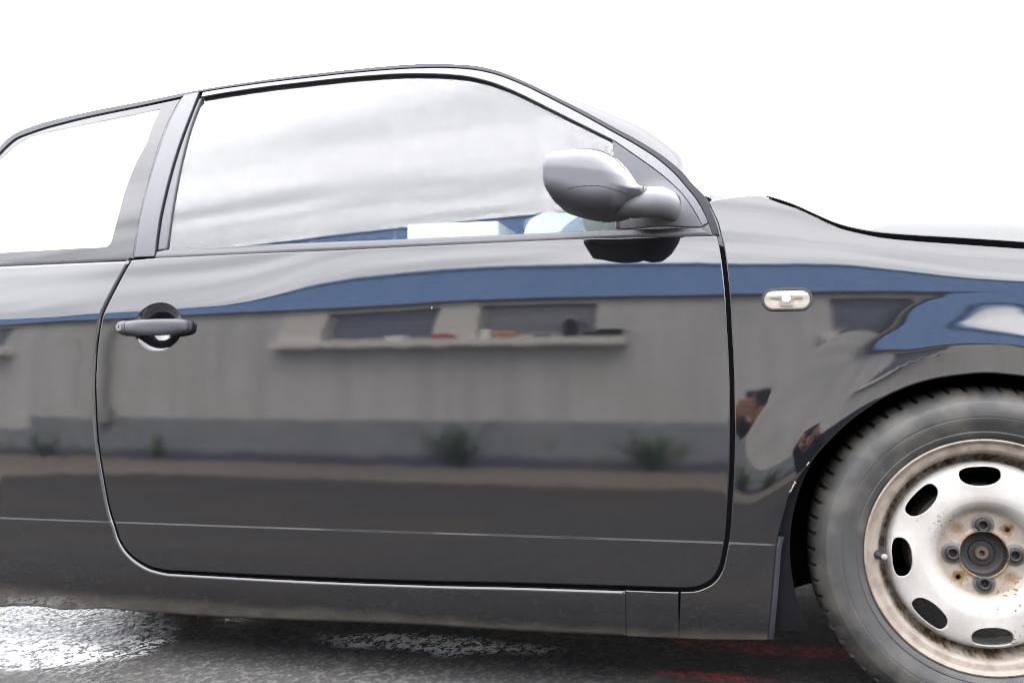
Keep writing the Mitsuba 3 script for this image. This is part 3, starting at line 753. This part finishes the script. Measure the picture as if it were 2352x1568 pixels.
both(P("roof_rail"), loft(np.swapaxes(np.array(rail), 0, 1), "m_paint", False, smooth=50), label="black roof rail and windscreen pillar")
ends = rail[-1]


def across(e, nm, crown, n=25):
    u = np.linspace(0, 1, n)
    b = crown * (1 - (2 * u - 1) ** 2) ** .8
    y = e[1] + u * (2 * YC - 2 * e[1])
    return np.stack([e[0] + nm[0] * b, y, e[2] + nm[1] * b], 1)


i_front = int(np.argmax(keep[:, 0] > -.60))
i_rear = int(np.argmax(keep[:, 0] > -1.72))
add(P("roof"), loft([across(ends[i], nrm[i], .045) for i in [*range(i_rear, i_front, 2), i_front]], "m_paint", False, smooth=60))
add(P("windscreen"), loft([across(ends[i], nrm[i], .045 - .04 * min(1, max(0, i - i_front - 20) / 30)) for i in range(i_front, len(ends), 3)], "m_glass_dark", False, smooth=60))
add(P("rear_window"), loft([across(ends[i], nrm[i], .045) for i in [*range(0, i_rear, 3), i_rear]], "m_glass_dark", False, smooth=60))

# bonnet, scuttle, nose and tail
hood = curve([*HOOD, (.62, .048, .807), (.80, .085, .779), (.95, .16, .735), (1.03, .25, .68)], .012)
hood_rows = []
for x, y, z in hood:
    u = np.linspace(0, 1, 49)
    c = np.interp(x, [.02, .06, .14, .25, .45, .8, 1.03], [.012, .045, .090, .112, .12, .10, .05])
    s2 = 1 - (1 - np.minimum(u, 1 - u) * 2) ** 7.5
    fwd = np.interp(x, [.02, .5, .9, 1.03], [-.16, 0, .06, .14]) * (1 - (2 * u - 1) ** 2)
    hood_rows.append(np.stack([x + fwd, y + u * (2 * YC - 2 * y), z + c * s2], 1))
hood_rows = np.array(hood_rows)
lip = hood_rows[:, [0, -1]]
rim = np.concatenate([[hood_rows[:, 0] + [0, .012, -.022], hood_rows[:, 0] + [0, .001, -.006], hood_rows[:, 0] + [0, 0, -.002]], np.swapaxes(hood_rows, 0, 1), [hood_rows[:, -1] + [0, 0, -.002], hood_rows[:, -1] + [0, -.001, -.006], hood_rows[:, -1] + [0, -.012, -.022]]])
add(P("bonnet"), loft(np.swapaxes(rim, 0, 1), "m_paint", False, smooth=55), label="black bonnet with pale sky reflected along it")
add(P("bonnet_gutter"), loft([[(x, y + d, z - e) for d, e in ((-.012, .004), (.0, .016), (.02, .03), (.06, .03))] for x, y, z in hood[:60]], "m_black", False))
last = across(ends[-1], nrm[-1], .09, 25)
first = hood_rows[0][::2]
last[:, 2] = np.minimum(last[:, 2], .93)
add(P("scuttle"), loft([last + [-.01, 0, -.01], (last * .5 + first * .5) - [0, 0, .02], first - [0, 0, .012]], "m_paint", False, smooth=60))
u = np.linspace(0, 1, 33)
nose = [np.stack([np.interp(u, np.linspace(0, 1, 49), hood_rows[-1][:, k]) for k in range(3)], 1) - [0, 0, .004]]
for z, x, d in ((.72, .97, .0), (.66, 1.03, .0), (.55, 1.07, 0), (.42, 1.085, 0), (.30, 1.07, 0), (.20, 1.02, 0)):
    u = np.linspace(0, 1, 33)
    y0 = float(Y(min(x, 1.07), z))
    nose.append(np.stack([x - .004 + .13 * (1 - (2 * u - 1) ** 2) ** .7, y0 + u * (2 * YC - 2 * y0), np.full(33, z)], 1))
add(P("front_bumper"), loft(nose, "m_paint", False, smooth=50))
tail = []
for z, x in ((.90, -1.98), (.885, -2.2), (.858, -2.60), (.70, -2.655), (.42, -2.655), (.34, -2.60)):
    u = np.linspace(0, 1, 33)
    y0 = float(Y(x, min(z, .85)))
    tail.append(np.stack([x - .07 * (1 - (2 * u - 1) ** 2) ** .7, y0 + u * (2 * YC - 2 * y0), np.full(33, z)], 1))
add(P("tailgate"), loft(tail, "m_paint", False, smooth=50))

# the cabin behind the glass
add(P("headliner"), loft([across(ends[i] + [0, .03, -.035], nrm[i], .03) for i in range(i_rear, i_front + 1, 6)], "m_cabin", False, smooth=60))
both(P("door_trim"), mikit.ply(slab(-1.95, -.10, .085, .105, .16, .845), "m_cabin"))
both(P("pillar_trim"), mikit.ply(hull(*[ball(c, .012, 1) for c in ((-1.30, .105, .86), (-1.24, .19, 1.22), (-1.36, .105, .86), (-1.28, .19, 1.22))]), "m_cabin", 40))


def seat(y0):
    cushion = hull(*[ball((x, y, z), .05, 2) for x in (-1.02, -.60) for y in (y0 - .2, y0 + .2) for z in (.36, .42)])
    back = hull(*[ball((x, y, z), .05, 2) for x, z, w in ((-1.00, .45, .2), (-1.16, .84, .17)) for y in (y0 - w, y0 + w)])
    head = hull(*[ball((x, y, z), .04, 2) for x, z in ((-1.18, .96), (-1.20, 1.05)) for y in (y0 - .09, y0 + .09)])
    k = add(P("seat"), mikit.ply(trimesh.util.concatenate([cushion, back]), "m_cabin", 50))
    add(k + "__headrest", mikit.ply(trimesh.util.concatenate([head, tube([(-1.165, y0 - .05, .85), (-1.185, y0 - .05, .97)], .006), tube([(-1.165, y0 + .05, .85), (-1.185, y0 + .05, .97)], .006)]), "m_cabin", 50))


seat(.46)
seat(1.14)
add(P("rear_bench"), mikit.ply(hull(*[ball((x, y, z), .05, 2) for x, z in ((-1.55, .45), (-1.95, .45), (-1.95, .80)) for y in (.25, 1.35)]), "m_cabin", 50))
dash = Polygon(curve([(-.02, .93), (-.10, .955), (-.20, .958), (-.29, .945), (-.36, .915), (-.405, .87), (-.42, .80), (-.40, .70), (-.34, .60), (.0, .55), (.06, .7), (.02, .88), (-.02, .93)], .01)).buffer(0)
add(P("dashboard"), mikit.ply(prism(dash, .14, 1.46), "m_dash", 40), label="dashboard behind the glass, its pale colour standing in for light on the top")
vy = .26
vc = np.array([-.4730, vy, .9260])
add(P("dashboard__vent_knob"), lathe([(.0001, -.012), (.006, -.013), (.0075, -.011), (.009, -.0135), (.016, -.012), (.0185, -.006), (.0185, .012), (.001, .013)], "m_cream", vc, 48), label="round pale knob on a stalk by the dashboard")
add(P("dashboard__stalk"), mikit.ply(tube([vc + [.01, .004, 0], vc + [.05, .004, -.001], vc + [.08, .004, .001], vc + [.10, .0, .003], vc + [.125, .01, .004]], [.011, .008, .006, .007, .004], 12), "m_cream", 50))
sw = np.array([-.52, 1.14, .86])
ring_pts = [sw + np.array([.05 * math.sin(a) * 1.0 - .02, .185 * math.cos(a), .175 * math.sin(a)]) for a in np.linspace(0, 2 * np.pi, 49)]
add(P("steering_wheel"), mikit.ply(trimesh.util.concatenate([tube(ring_pts, .014, 12, False), rbox((.05, .13, .10), sw + [0.0, 0, -.02], .02), tube([sw + [-.02, -.17, 0], sw, sw + [-.02, .17, 0]], .014), tube([sw, sw + [.25, 0, -.10]], .03)]), "m_cabin", 50))

added_panel = sheet(Polygon([(-1.95, .70), (-1.52, .70), (-1.455, 1.10), (-1.45, 1.225), (-1.75, 1.22), (-1.90, 1.08)]), lambda x, z: .20 + .22 * (z - .7) + 0 * x, "m_white", .05, .02, .004, .01)  # pale panel added behind the glass to make the window read white
both(P("rear_side_blind"), added_panel, label="pale blind behind the rear side window")

# wheels
cy = .012


def tyre(c, y0=cy):
    n = 64 * 6
    prof = [(.1985, .012), (.2005, .003), (.206, -.0015), (.212, -.0035), (.2135, -.0030), (.216, -.004), (.228, -.0085), (.236, -.0105), (.2375, -.0099), (.240, -.0112), (.252, -.0115), (.262, -.0085), (.2635, -.0077), (.266, -.006), (.274, .002), (.2815, .011), (.2865, .019), (.2895, .030), (.2925, .046), (.2935, .090), (.2935, .130), (.2895, .170), (.275, .185), (.24, .190), (.20, .175), (.196, .10), (.196, .02)]
    rows = []
    for r, y in prof:
        a = np.linspace(0, 2 * np.pi, n, endpoint=False)
        k = (np.arange(n) % 6)
        notch = (k < 1)
        deep = np.clip((r - .280) / .008, 0, 1) * (1 if y < .05 else (.5 if y < .16 else 0))
        rr = r - .0060 * deep * notch
        yy = y0 + y + .004 * deep * notch * (1 if y < .05 else 0)
        wob = .0004 * np.sin(a * 5 + r * 200) * (y < .02)
        rows.append(np.stack([c[0] + rr * np.cos(a), yy + wob, c[1] + rr * np.sin(a)], 1))
    rows.append(rows[0])
    m = loft(rows, None, True)
    m.vertices[:, 2] = np.maximum(m.vertices[:, 2], .001)
    return m


R_PROF = np.array([(.0, .045), (.030, .045), (.0375, .036), (.0400, .0345), (.0425, .037), (.046, .0395), (.070, .0395), (.0745, .0380), (.079, .0300), (.086, .0185), (.095, .0115), (.106, .0095), (.122, .0100), (.137, .0120), (.148, .0160), (.155, .0215), (.1590, .0300), (.1615, .0420), (.17, .0500)])
disc_y = PchipInterpolator(R_PROF[:, 0], R_PROF[:, 1])


def wheel(key, c, full):
    labels_here = {"label": "silver steel wheel with eight oval slots, rust and no hub cap"} if full else {}
    k = add(P(key), mikit.ply(tyre(c), "m_tyre", 32), **labels_here)
    top = scene[k]

    def disc_fn(x, z):
        dx, dz = x - c[0], z - c[1]
        r = np.hypot(dx, dz)
        y = disc_y(np.clip(r, 0, .17)) + cy
        for q in range(8):                                                 # dimples round bolts, dents round the small holes
            a = q * math.pi / 4 + (.02 if q % 2 else 0)
            rad, wid, dep = (.0500, .0165, -.0050) if q % 2 == 0 else (.0585, .010, .0022)
            d = np.hypot(dx - rad * math.cos(a), dz - rad * math.sin(a)) / wid
            y = y + dep * np.exp(-d ** 4)
        a = np.arctan2(dz, dx)
        y = y - .0028 * np.cos(8 * (a - 1.62)) * np.exp(-((r - .137) / .022) ** 2)
        return y

    disc = Point(*c).buffer(.1612, 64).difference(Point(*c).buffer(.0385, 48))
    for q in range(8):
        a = 1.62 + q * math.pi / 4
        m = np.array([c[0] + .1375 * math.cos(a), c[1] + .1375 * math.sin(a)])
        t, n = np.array([-math.sin(a), math.cos(a)]), np.array([math.cos(a), math.sin(a)])
        u = np.linspace(0, 2 * np.pi, 48, endpoint=False)
        su = np.sign(np.cos(u)) * np.abs(np.cos(u)) ** .85
        sv = np.sin(u)
        hh = np.where(sv > 0, .0145 * np.abs(sv) ** .62, .0175 * np.abs(sv) ** .95)
        disc = disc.difference(Polygon(m + su[:, None] * .0335 * t + (np.sign(sv) * hh)[:, None] * n))
    for q in range(4):
        a = q * math.pi / 2 + math.pi / 4 + .02
        if q in (0, 2):
            disc = disc.difference(Point(c[0] + .0585 * math.cos(a), c[1] + .0585 * math.sin(a)).buffer(.0042, 16))
        a = q * math.pi / 2
        disc = disc.difference(Point(c[0] + .0500 * math.cos(a), c[1] + .0500 * math.sin(a)).buffer(.0090, 16))
    h = .0032 if full else .008
    add(k + "__rim", sheet(disc, disc_fn, "m_rim", h, .0028 if full else .006, .0016, .009), **({"label": "silver wheel disc with rust round its holes"} if full else {}))
    cc = (c[0], cy, c[1])
    add(k + "__rim_band", lathe([(.1985, .011), (.2008, .004), (.2000, .0003), (.1978, -.0008), (.1952, .0010), (.1935, .0045), (.1905, .0062), (.1835, .0072), (.1795, .0088), (.1765, .0130), (.1745, .0200), (.1725, .0300), (.1700, .0420), (.1640, .0500), (.1590, .0540), (.158, .09), (.17, .16)], "m_rim", cc, 160))
    add(k + "__brake_drum", lathe([(.0001, .058), (.030, .058), (.06, .062), (.108, .064), (.118, .070), (.120, .14)], "m_drum", cc, 64))
    add(k + "__hub_bore", lathe([(.0388, .036), (.0380, .040), (.0360, .044), (.0352, .052), (.030, .0545), (.0225, .0545), (.0215, .0525), (.0205, .0545), (.0120, .0540), (.0115, .0510), (.0095, .0500), (.0040, .0500), (.0036, .054), (.0001, .055)], "m_bolt", cc, 64))
    add(k + "__hub_nut", lathe([(.0042, .052), (.0048, .0485), (.0105, .0482), (.0120, .0515)], "m_nut", cc, 32))
    for q in range(4):
        a = q * math.pi / 2
        b = (c[0] + .0500 * math.cos(a), cy + .030, c[1] + .0500 * math.sin(a))
        add(k + "__bolt", lathe([(.0135, .009), (.0128, .0025), (.0110, .0010), (.0085, .0005), (.0066, .0015), (.0060, .003), (.0056, .012), (.0001, .0125)], "m_bolt", b, 24))
    if full:
        v = np.array([.1905, cy + .024, .281])
        add(k + "__valve", mikit.ply(tube([v, v + [.008, -.012, 0], v + [.013, -.020, -.001], v + [.0165, -.0265, -.0014]], [.0085, .0078, .0066, .0052], 16), "m_rubber", 50))
        add(k + "__valve_cap", mikit.ply(ball(v + [.0180, -.0300, -.0016], .0056, 2), "m_chip", True))
    return k


wheel("front_wheel", WHEEL, True)
for key, c in (("rear_wheel", REAR_WHEEL),):
    wheel(key, c, False)
for key in [k for k in scene if k.startswith((P("front_wheel"), P("rear_wheel")))]:
    base, rest = key[:len(P("front_wheel"))] if key.startswith(P("front_wheel")) else key[:len(P("rear_wheel"))], ""
    scene[base + "_001" + key[len(base):]] = {**scene[key], "to_world": FAR}
scene["m_reflector"] = matte(.26, .235, .19)
scene["m_beige"] = matte(.17, .155, .135)
scene["m_bulb"] = matte(.60, .59, .56)
scene["m_nut"] = matte(.075, .058, .048)
scene["m_lock"] = matte(.155, .155, .15)
scene["m_chip"] = matte(.20, .19, .17)
scene["m_alloy"] = two({"type": "roughconductor", "material": "Al", "alpha": .25})

# ---------------------------------------------------------------- the yard and the building across it
def plane(x0, x1, y0, y1, z, n=1):
    xs, ys = np.linspace(x0, x1, n + 1), np.linspace(y0, y1, n + 1)
    v = np.array([(x, y, z) for y in ys for x in xs])
    f = [(j * (n + 1) + i, j * (n + 1) + i + 1, (j + 1) * (n + 1) + i + 1, (j + 1) * (n + 1) + i) for j in range(n) for i in range(n)]
    return trimesh.Trimesh(v, np.vstack([np.array(f)[:, [0, 1, 2]], np.array(f)[:, [0, 2, 3]]]), process=False)


add("asphalt", mikit.ply(plane(-600, 600, -600, 600, 0), "m_asphalt"), kind="structure", label="coarse dark asphalt with white sky and red reflections painted into its colour under the car", category="asphalt")
strip = Polygon([(-30, -5.5)] + [(x, -4.2 + .10 * math.sin(x * .9) * (x < -4.5) + .05 * float(meshkit.noise(np.array([x * 2.1, 0, 0])) - .5) + (.55 if -6.2 < x < -5.0 else 0) * math.sin((x + 6.2) / 1.2 * math.pi)) for x in np.linspace(-30, 25, 160)] + [(25, -5.5)])
m = trimesh.creation.extrude_polygon(strip.buffer(0), .012, engine="earcut")
m.vertices[:, 2] -= .004
add("pavement", mikit.ply(m, "m_pavement"), kind="structure", label="strip of pale concrete along the foot of the building", category="pavement")

BLD = "workshop_building"
labels[BLD] = {"label": "low grey rendered building with a blue fascia, mirrored in the car's doors", "category": "building"}
WINDOWS = [(-9.2, -7.66, 1.08, 2.04), (-3.80, -2.71, 1.06, 2.03), (-2.32, -1.29, 1.10, 2.03), (.66, 1.42, 1.08, 2.03), (3.4, 4.9, 1.08, 2.03)]
wall = sbox(-26, .36, 22, 2.20)
for x0, x1, z0, z1 in WINDOWS:
    wall = wall.difference(sbox(x0, z0, x1, z1))
add(BLD + "__wall", mikit.ply(prism(wall, -5.75, -5.50), "m_render"), label="stained grey rendered wall")
add(BLD + "__plinth", mikit.ply(slab(-26, 22, -5.75, -5.475, 0, .37), "m_plinth"))
add(BLD + "__patch", mikit.ply(slab(-12, -7.25, -5.72, -5.468, .25, .385), "m_render"))
for x0, x1 in ((-4.25, -3.80), (-2.71, -2.32)):
    add(BLD + "__pier", mikit.ply(slab(x0, x1, -5.60, -5.494, 1.056, 2.14), "m_sill"), label="paler painted pier beside a window")
ribs = []
for i in range(int(48 / .2)):
    x = -26 + i * .2
    ribs += [(x, .0), (x + .11, .0), (x + .125, .007), (x + .185, .007)]
ribs = np.array(ribs)
rows = [[(x, -5.40 + y, z) for x, y in ribs] for z in (2.17, 2.75)]
add(BLD + "__fascia", loft(rows, "m_fascia", False, smooth=False), label="blue ribbed metal fascia along the roof edge")
add(BLD + "__fascia_trim", mikit.ply(trimesh.util.concatenate([slab(-26, 22, -5.42, -5.365, 2.72, 2.765), slab(-26, 22, -5.42, -5.37, 2.145, 2.175)]), "m_fascia"))
add(BLD + "__soffit", mikit.ply(slab(-26, 22, -5.60, -5.40, 2.16, 2.20), "m_frame"))
add(BLD + "__roof", mikit.ply(slab(-26, 22, -14, -5.40, 2.68, 2.72), "m_zinc"))
add(BLD + "__side_wall", mikit.ply(trimesh.util.concatenate([slab(-26, -25.75, -14, -5.75, 0, 2.68), slab(21.75, 22, -14, -5.75, 0, 2.68), slab(-26, 22, -14, -13.75, 0, 2.68)]), "m_plinth"))
for i, (x0, x1, z0, z1) in enumerate(WINDOWS):
    f = .05
    fr = sbox(x0, z0, x1, z1).difference(sbox(x0 + f, z0 + f, x1 - f, z1 - f))
    w = add(BLD + "__window", mikit.ply(prism(fr, -5.66, -5.61), "m_frame"))
    add(w + "__pane", mikit.ply(slab(x0 + f, x1 - f, -5.645, -5.63, z0 + f, z1 - f), "m_pane_light" if i == 2 else "m_pane"))
for x0, x1 in ((-4.27, -1.02), (-9.35, -7.55), (.56, 1.52), (3.3, 5.0)):
    add(BLD + "__window_sill", mikit.ply(slab(x0, x1, -5.55, -5.33, .985, 1.055, .008), "m_sill", 30))
pipe = [(-6.18, -5.43, 2.14), (-6.18, -5.43, 1.6), (-6.20, -5.43, .9), (-6.22, -5.43, .45), (-6.21, -5.40, .36)]
add(BLD + "__downpipe", mikit.ply(trimesh.util.concatenate([tube(pipe, .035, 14), rbox((.16, .10, .14), (-6.21, -5.42, .40), .01)]), "m_zinc", 40), label="thin grey downpipe on the wall")

# what stands on the long sill
def lathe_z(profile, c, n=32):
    a = np.linspace(0, 2 * np.pi, n, endpoint=False)
    return loft([np.stack([c[0] + r * np.cos(a), c[1] + r * np.sin(a), np.full(n, c[2] + z)], 1) for r, z in profile], None, True)


SZ = 1.0555
add("takeaway_box", mikit.ply(hull(slab(-3.10, -2.95, -5.48, -5.37, SZ, SZ + .01), slab(-3.115, -2.935, -5.49, -5.36, SZ + .05, SZ + .06)), "m_white"), label="small pale box at the left on the long window sill", category="box")
t = add("red_case", mikit.ply(rbox((.19, .10, .06), (-2.585, -5.42, SZ + .031), .012, 2), "m_red", 40), label="flat red case on the sill between the two windows", category="case")
add(t + "__handle", mikit.ply(tube([(-2.62, -5.42, SZ + .06), (-2.615, -5.42, SZ + .078), (-2.555, -5.42, SZ + .078), (-2.55, -5.42, SZ + .06)], .006), "m_red", 40))
t = add("mug", mikit.ply(lathe_z([(.001, .006), (.040, .0), (.045, .01), (.047, .16), (.045, .163), (.042, .16), (.040, .02), (.001, .02)], (-2.215, -5.42, SZ)), "m_white", 40), label="tall pale mug on the sill before the right window", category="mug")
add(t + "__handle", mikit.ply(tube([(-2.17, -5.42, SZ + .13), (-2.135, -5.42, SZ + .12), (-2.13, -5.42, SZ + .06), (-2.17, -5.42, SZ + .04)], .008), "m_white", 40))
t = add("snack_packet", mikit.ply(hull(*[ball((x, -5.42, SZ + z), (.02, .03, .02), 2) for x in (-2.125, -1.975) for z in (.022, .10)]), "m_orange", 50), label="orange packet with a purple stripe on the sill", category="packet")
add(t + "__stripe", mikit.ply(rbox((.11, .066, .035), (-2.04, -5.42, SZ + .05), .008), "m_purple", 40))
add("saucer", mikit.ply(lathe_z([(.001, .004), (.04, .0), (.09, .022), (.087, .026), (.04, .008), (.001, .008)], (-1.72, -5.42, SZ)), "m_brown", 50), label="shallow brown saucer left of the dark bottle", category="saucer")
t = add("bottle", mikit.ply(lathe_z([(.001, .004), (.055, .0), (.062, .012), (.062, .30), (.05, .36), (.022, .42), (.020, .47), (.001, .47)], (-1.485, -5.42, SZ)), "m_dark", 50), label="dark bottle standing on the sill before the right window", category="bottle")
add(t + "__cap", mikit.ply(lathe_z([(.024, .46), (.026, .47), (.026, .515), (.022, .52), (.001, .52)], (-1.485, -5.42, SZ)), "m_zinc", 40))
t = add("toolbox", mikit.ply(rbox((.32, .16, .06), (-1.22, -5.42, SZ + .031), .01, 2), "m_dark", 40), label="dark flat toolbox at the right end of the long sill", category="toolbox")
add(t + "__lid", mikit.ply(rbox((.20, .15, .055), (-1.15, -5.42, SZ + .088), .012, 2), "m_dark", 40))


def weed(x, y, h, n, seed, label):
    g = np.random.default_rng(seed)
    V, F, S = [], [], []
    for _ in range(n):
        a, lean = g.uniform(0, 2 * np.pi), g.uniform(.15, 1.5)
        hh = h * g.uniform(.45, 1)
        tip = np.array([math.cos(a) * lean * hh, math.sin(a) * lean * hh * .7, hh])
        S.append(tube([(x, y, .0), (x + tip[0] * .4, y + tip[1] * .4, hh * .55), (x + tip[0], y + tip[1], hh)], [.003, .002, .001], 4))
        for q in np.linspace(.3, 1, 7):
            c = np.array([x, y, 0]) + tip * [q ** 1.2, q ** 1.2, q]
            d = g.normal(size=3)
            d[2] = abs(d[2]) * .4
            d /= np.linalg.norm(d)
            sd = np.cross(d, g.normal(size=3))
            sd /= np.linalg.norm(sd)
            L, W = g.uniform(.03, .06), g.uniform(.010, .018)
            b = len(V)
            V += [c, c + d * L * .5 + sd * W, c + d * L, c + d * L * .5 - sd * W]
            F += [(b, b + 1, b + 2), (b, b + 2, b + 3)]
    k = add("weed", mikit.ply(trimesh.util.concatenate(S), "m_leaf", True), label=label, category="weed", group="weeds at the foot of the wall")
    add(k + "__leaves", mikit.ply(trimesh.Trimesh(np.array(V), np.array(F), process=False), "m_leaf"), kind="stuff")


weed(-2.47, -5.42, .36, 60, 1, "bushy weed at the wall foot under the pier between the windows")
weed(-.82, -5.42, .30, 46, 2, "weed at the wall foot right of the long sill")
weed(-5.55, -5.42, .22, 14, 3, "low weed at the wall foot right of the downpipe")
weed(-7.0, -5.42, .24, 16, 4, "weed at the wall foot left of the downpipe")
bx = mikit.ply(rbox((.206, .20, .44), (-.632, .285, .708), .006, 1), "m_white", 30)
add("white_carton", bx, label="tall white carton on the front seat, seen low through the door window", category="box")
added_hump = Polygon(curve([(-.47, .86), (-.455, .917), (-.42, .933), (-.38, .932), (-.34, .924), (-.30, .907), (-.275, .885), (-.27, .86), (-.47, .86)], .006)).buffer(0)  # outline of a white hump added to stand in for the lit dashboard top
add("white_cloth", mikit.ply(prism(added_hump, .15, .42), "m_white", 40), label="white hump added in place of the brightly lit near end of the dashboard", category="added_hump")

# ---------------------------------------------------------------- the photographer, seen mirrored in the fender
import manifold3d as m3


def sph(c, r):
    r = np.broadcast_to(np.asarray(r, float), (3,))
    return m3.Manifold.sphere(1.0, 24).scale(r.tolist()).translate(list(map(float, c)))


def chain(joints):
    """a limb: hulls of the spheres at neighbouring joints"""
    s = [sph(c, r) for c, r in joints]
    return m3.Manifold.batch_boolean([m3.Manifold.batch_hull([a, b]) for a, b in zip(s[:-1], s[1:])], m3.OpType.Add)


def body(parts, step, rounds=8):
    m = m3.Manifold.batch_boolean(parts, m3.OpType.Add).refine_to_length(step).to_mesh()
    t = trimesh.Trimesh(m.vert_properties[:, :3], m.tri_verts)
    trimesh.smoothing.filter_taubin(t, iterations=rounds)
    return t


PX = .03
H = np.array([.045, -2.12, .468])
arms = [chain([((.17, -2.24, .30), .062), ((.08, -2.12, .27), .046), ((-.075, -1.985, .455), .032)]), chain([((.34, -2.42, .38), .066), ((.33, -2.14, .30), .050), ((.155, -1.985, .455), .032)])]
torso = [chain([((.10, -2.20, .355), (.07, .075, .065)), ((.30, -2.38, .35), (.15, .14, .11)), ((.62, -2.66, .33), (.16, .15, .13))]), chain([((.16, -2.24, .32), .068), ((.20, -2.28, .37), .085), ((.35, -2.43, .38), .070)])]
skull = [sph(H, (.073, .092, .108)), sph(H + [0, .030, -.055], (.056, .062, .060)), chain([(H + [0, -.02, -.07], .050), ((.10, -2.20, .355), .056)]), chain([(H + [0, .088, .012], .010), (H + [0, .108, -.028], .014)]), sph(H + [0, .098, -.030], (.020, .012, .010)),
         chain([(H + [-.030, .082, -.062], .008), (H + [0, .092, -.060], .009), (H + [.030, .082, -.062], .008)]), sph(H + [-.074, -.005, -.005], (.010, .020, .032)), sph(H + [.074, -.005, -.005], (.010, .020, .032)), chain([(H + [-.042, .076, .032], .011), (H + [.042, .076, .032], .011)])]
person = add("person", mikit.ply(body(skull, .008, 6), "m_skin", True), label="photographer in a dark jacket crouching with a phone, mirrored in the front fender", category="person")
hair = [sph(H + [0, -.022, .030], (.086, .094, .098)), sph(H + [0, -.030, -.03], (.083, .078, .085)), chain([(H + [-.050, .052, .075], .024), (H + [.050, .052, .075], .024)])]
add(person + "__hair", mikit.ply(body(hair, .010, 5), "m_hair", True))
for sgn in (-1, 1):
    e = H + [sgn * .031, .082, .012]
    add(person + "__eye", mikit.ply(ball(e, .0125, 2), "m_hair", True))
    add(person + "__beard" if sgn < 0 else person + "__moustache", mikit.ply(body([chain([(H + [-.058, .030, -.075], .016), (H + [0, .062, -.108], .022), (H + [.058, .030, -.075], .016)])] if sgn < 0 else [chain([(H + [-.026, .092, -.046], .007), (H + [.026, .092, -.046], .007)])], .008, 4), "m_hair", True))
add(person + "__jacket", mikit.ply(body(torso + arms, .02, 8), "m_jacket", True))
legs, feet = [], []
for hx, hy, kx, ky in ((.60, -2.58, .40, -2.80), (.68, -2.72, .72, -3.02)):
    legs.append(chain([((hx, hy, .33), .100), ((kx, ky, .090), .068), ((kx + .30, ky - .12, .075), .052), ((kx + .36, ky - .15, .065), .046)]))
    feet.append(np.array([kx + .41, ky - .17, .05]))
add(person + "__jeans", mikit.ply(body(legs, .02, 8), "m_jeans", True))
for f in feet:
    add(person + "__shoe", mikit.ply(body([chain([(f + [-.03, 0, 0], (.045, .040, .040)), (f + [.07, -.02, .015], (.05, .042, .042)), (f + [.10, -.03, -.02], (.035, .036, .026))])], .012, 4), "m_dark", True))
for sgn in (-1, 1):
    w = np.array([PX + sgn * .120, -1.970, .470])
    p = np.array([PX + sgn * .094, -1.915, .510])
    hand = [chain([(w, .027), (p, (.020, .026, .034))])]
    for k, (dz, ln) in enumerate(((.030, .92), (.012, 1.0), (-.006, .95), (-.022, .80))):
        a = p + [0, .012, dz]
        b = a + np.array([-sgn * .012, .024, .004]) * ln
        c = b + np.array([-sgn * .024, .002, .001]) * ln
        d = c + np.array([-sgn * .016, -.006, 0]) * ln
        hand.append(chain([(a, .0095), (b, .0088), (c, .0080), (d, .0070)]))
    hand.append(chain([(p + [-sgn * .010, -.020, -.022], .0120), (p + [-sgn * .030, -.016, -.006], .0100), (p + [-sgn * .048, -.006, .006], .0085)]))
    add(person + "__hand", mikit.ply(body(hand, .0035, 6), "m_skin", True))
ph = add("smartphone", mikit.ply(rbox((.152, .008, .074), (PX, -1.898, .545), .0035, 1), "m_dark", 40), label="dark smartphone held sideways in the photographer's hands", category="phone")
add(ph + "__camera", mikit.ply(ball((PX - .045, -1.893, .561), (.009, .003, .009), 2), "m_pane", True))
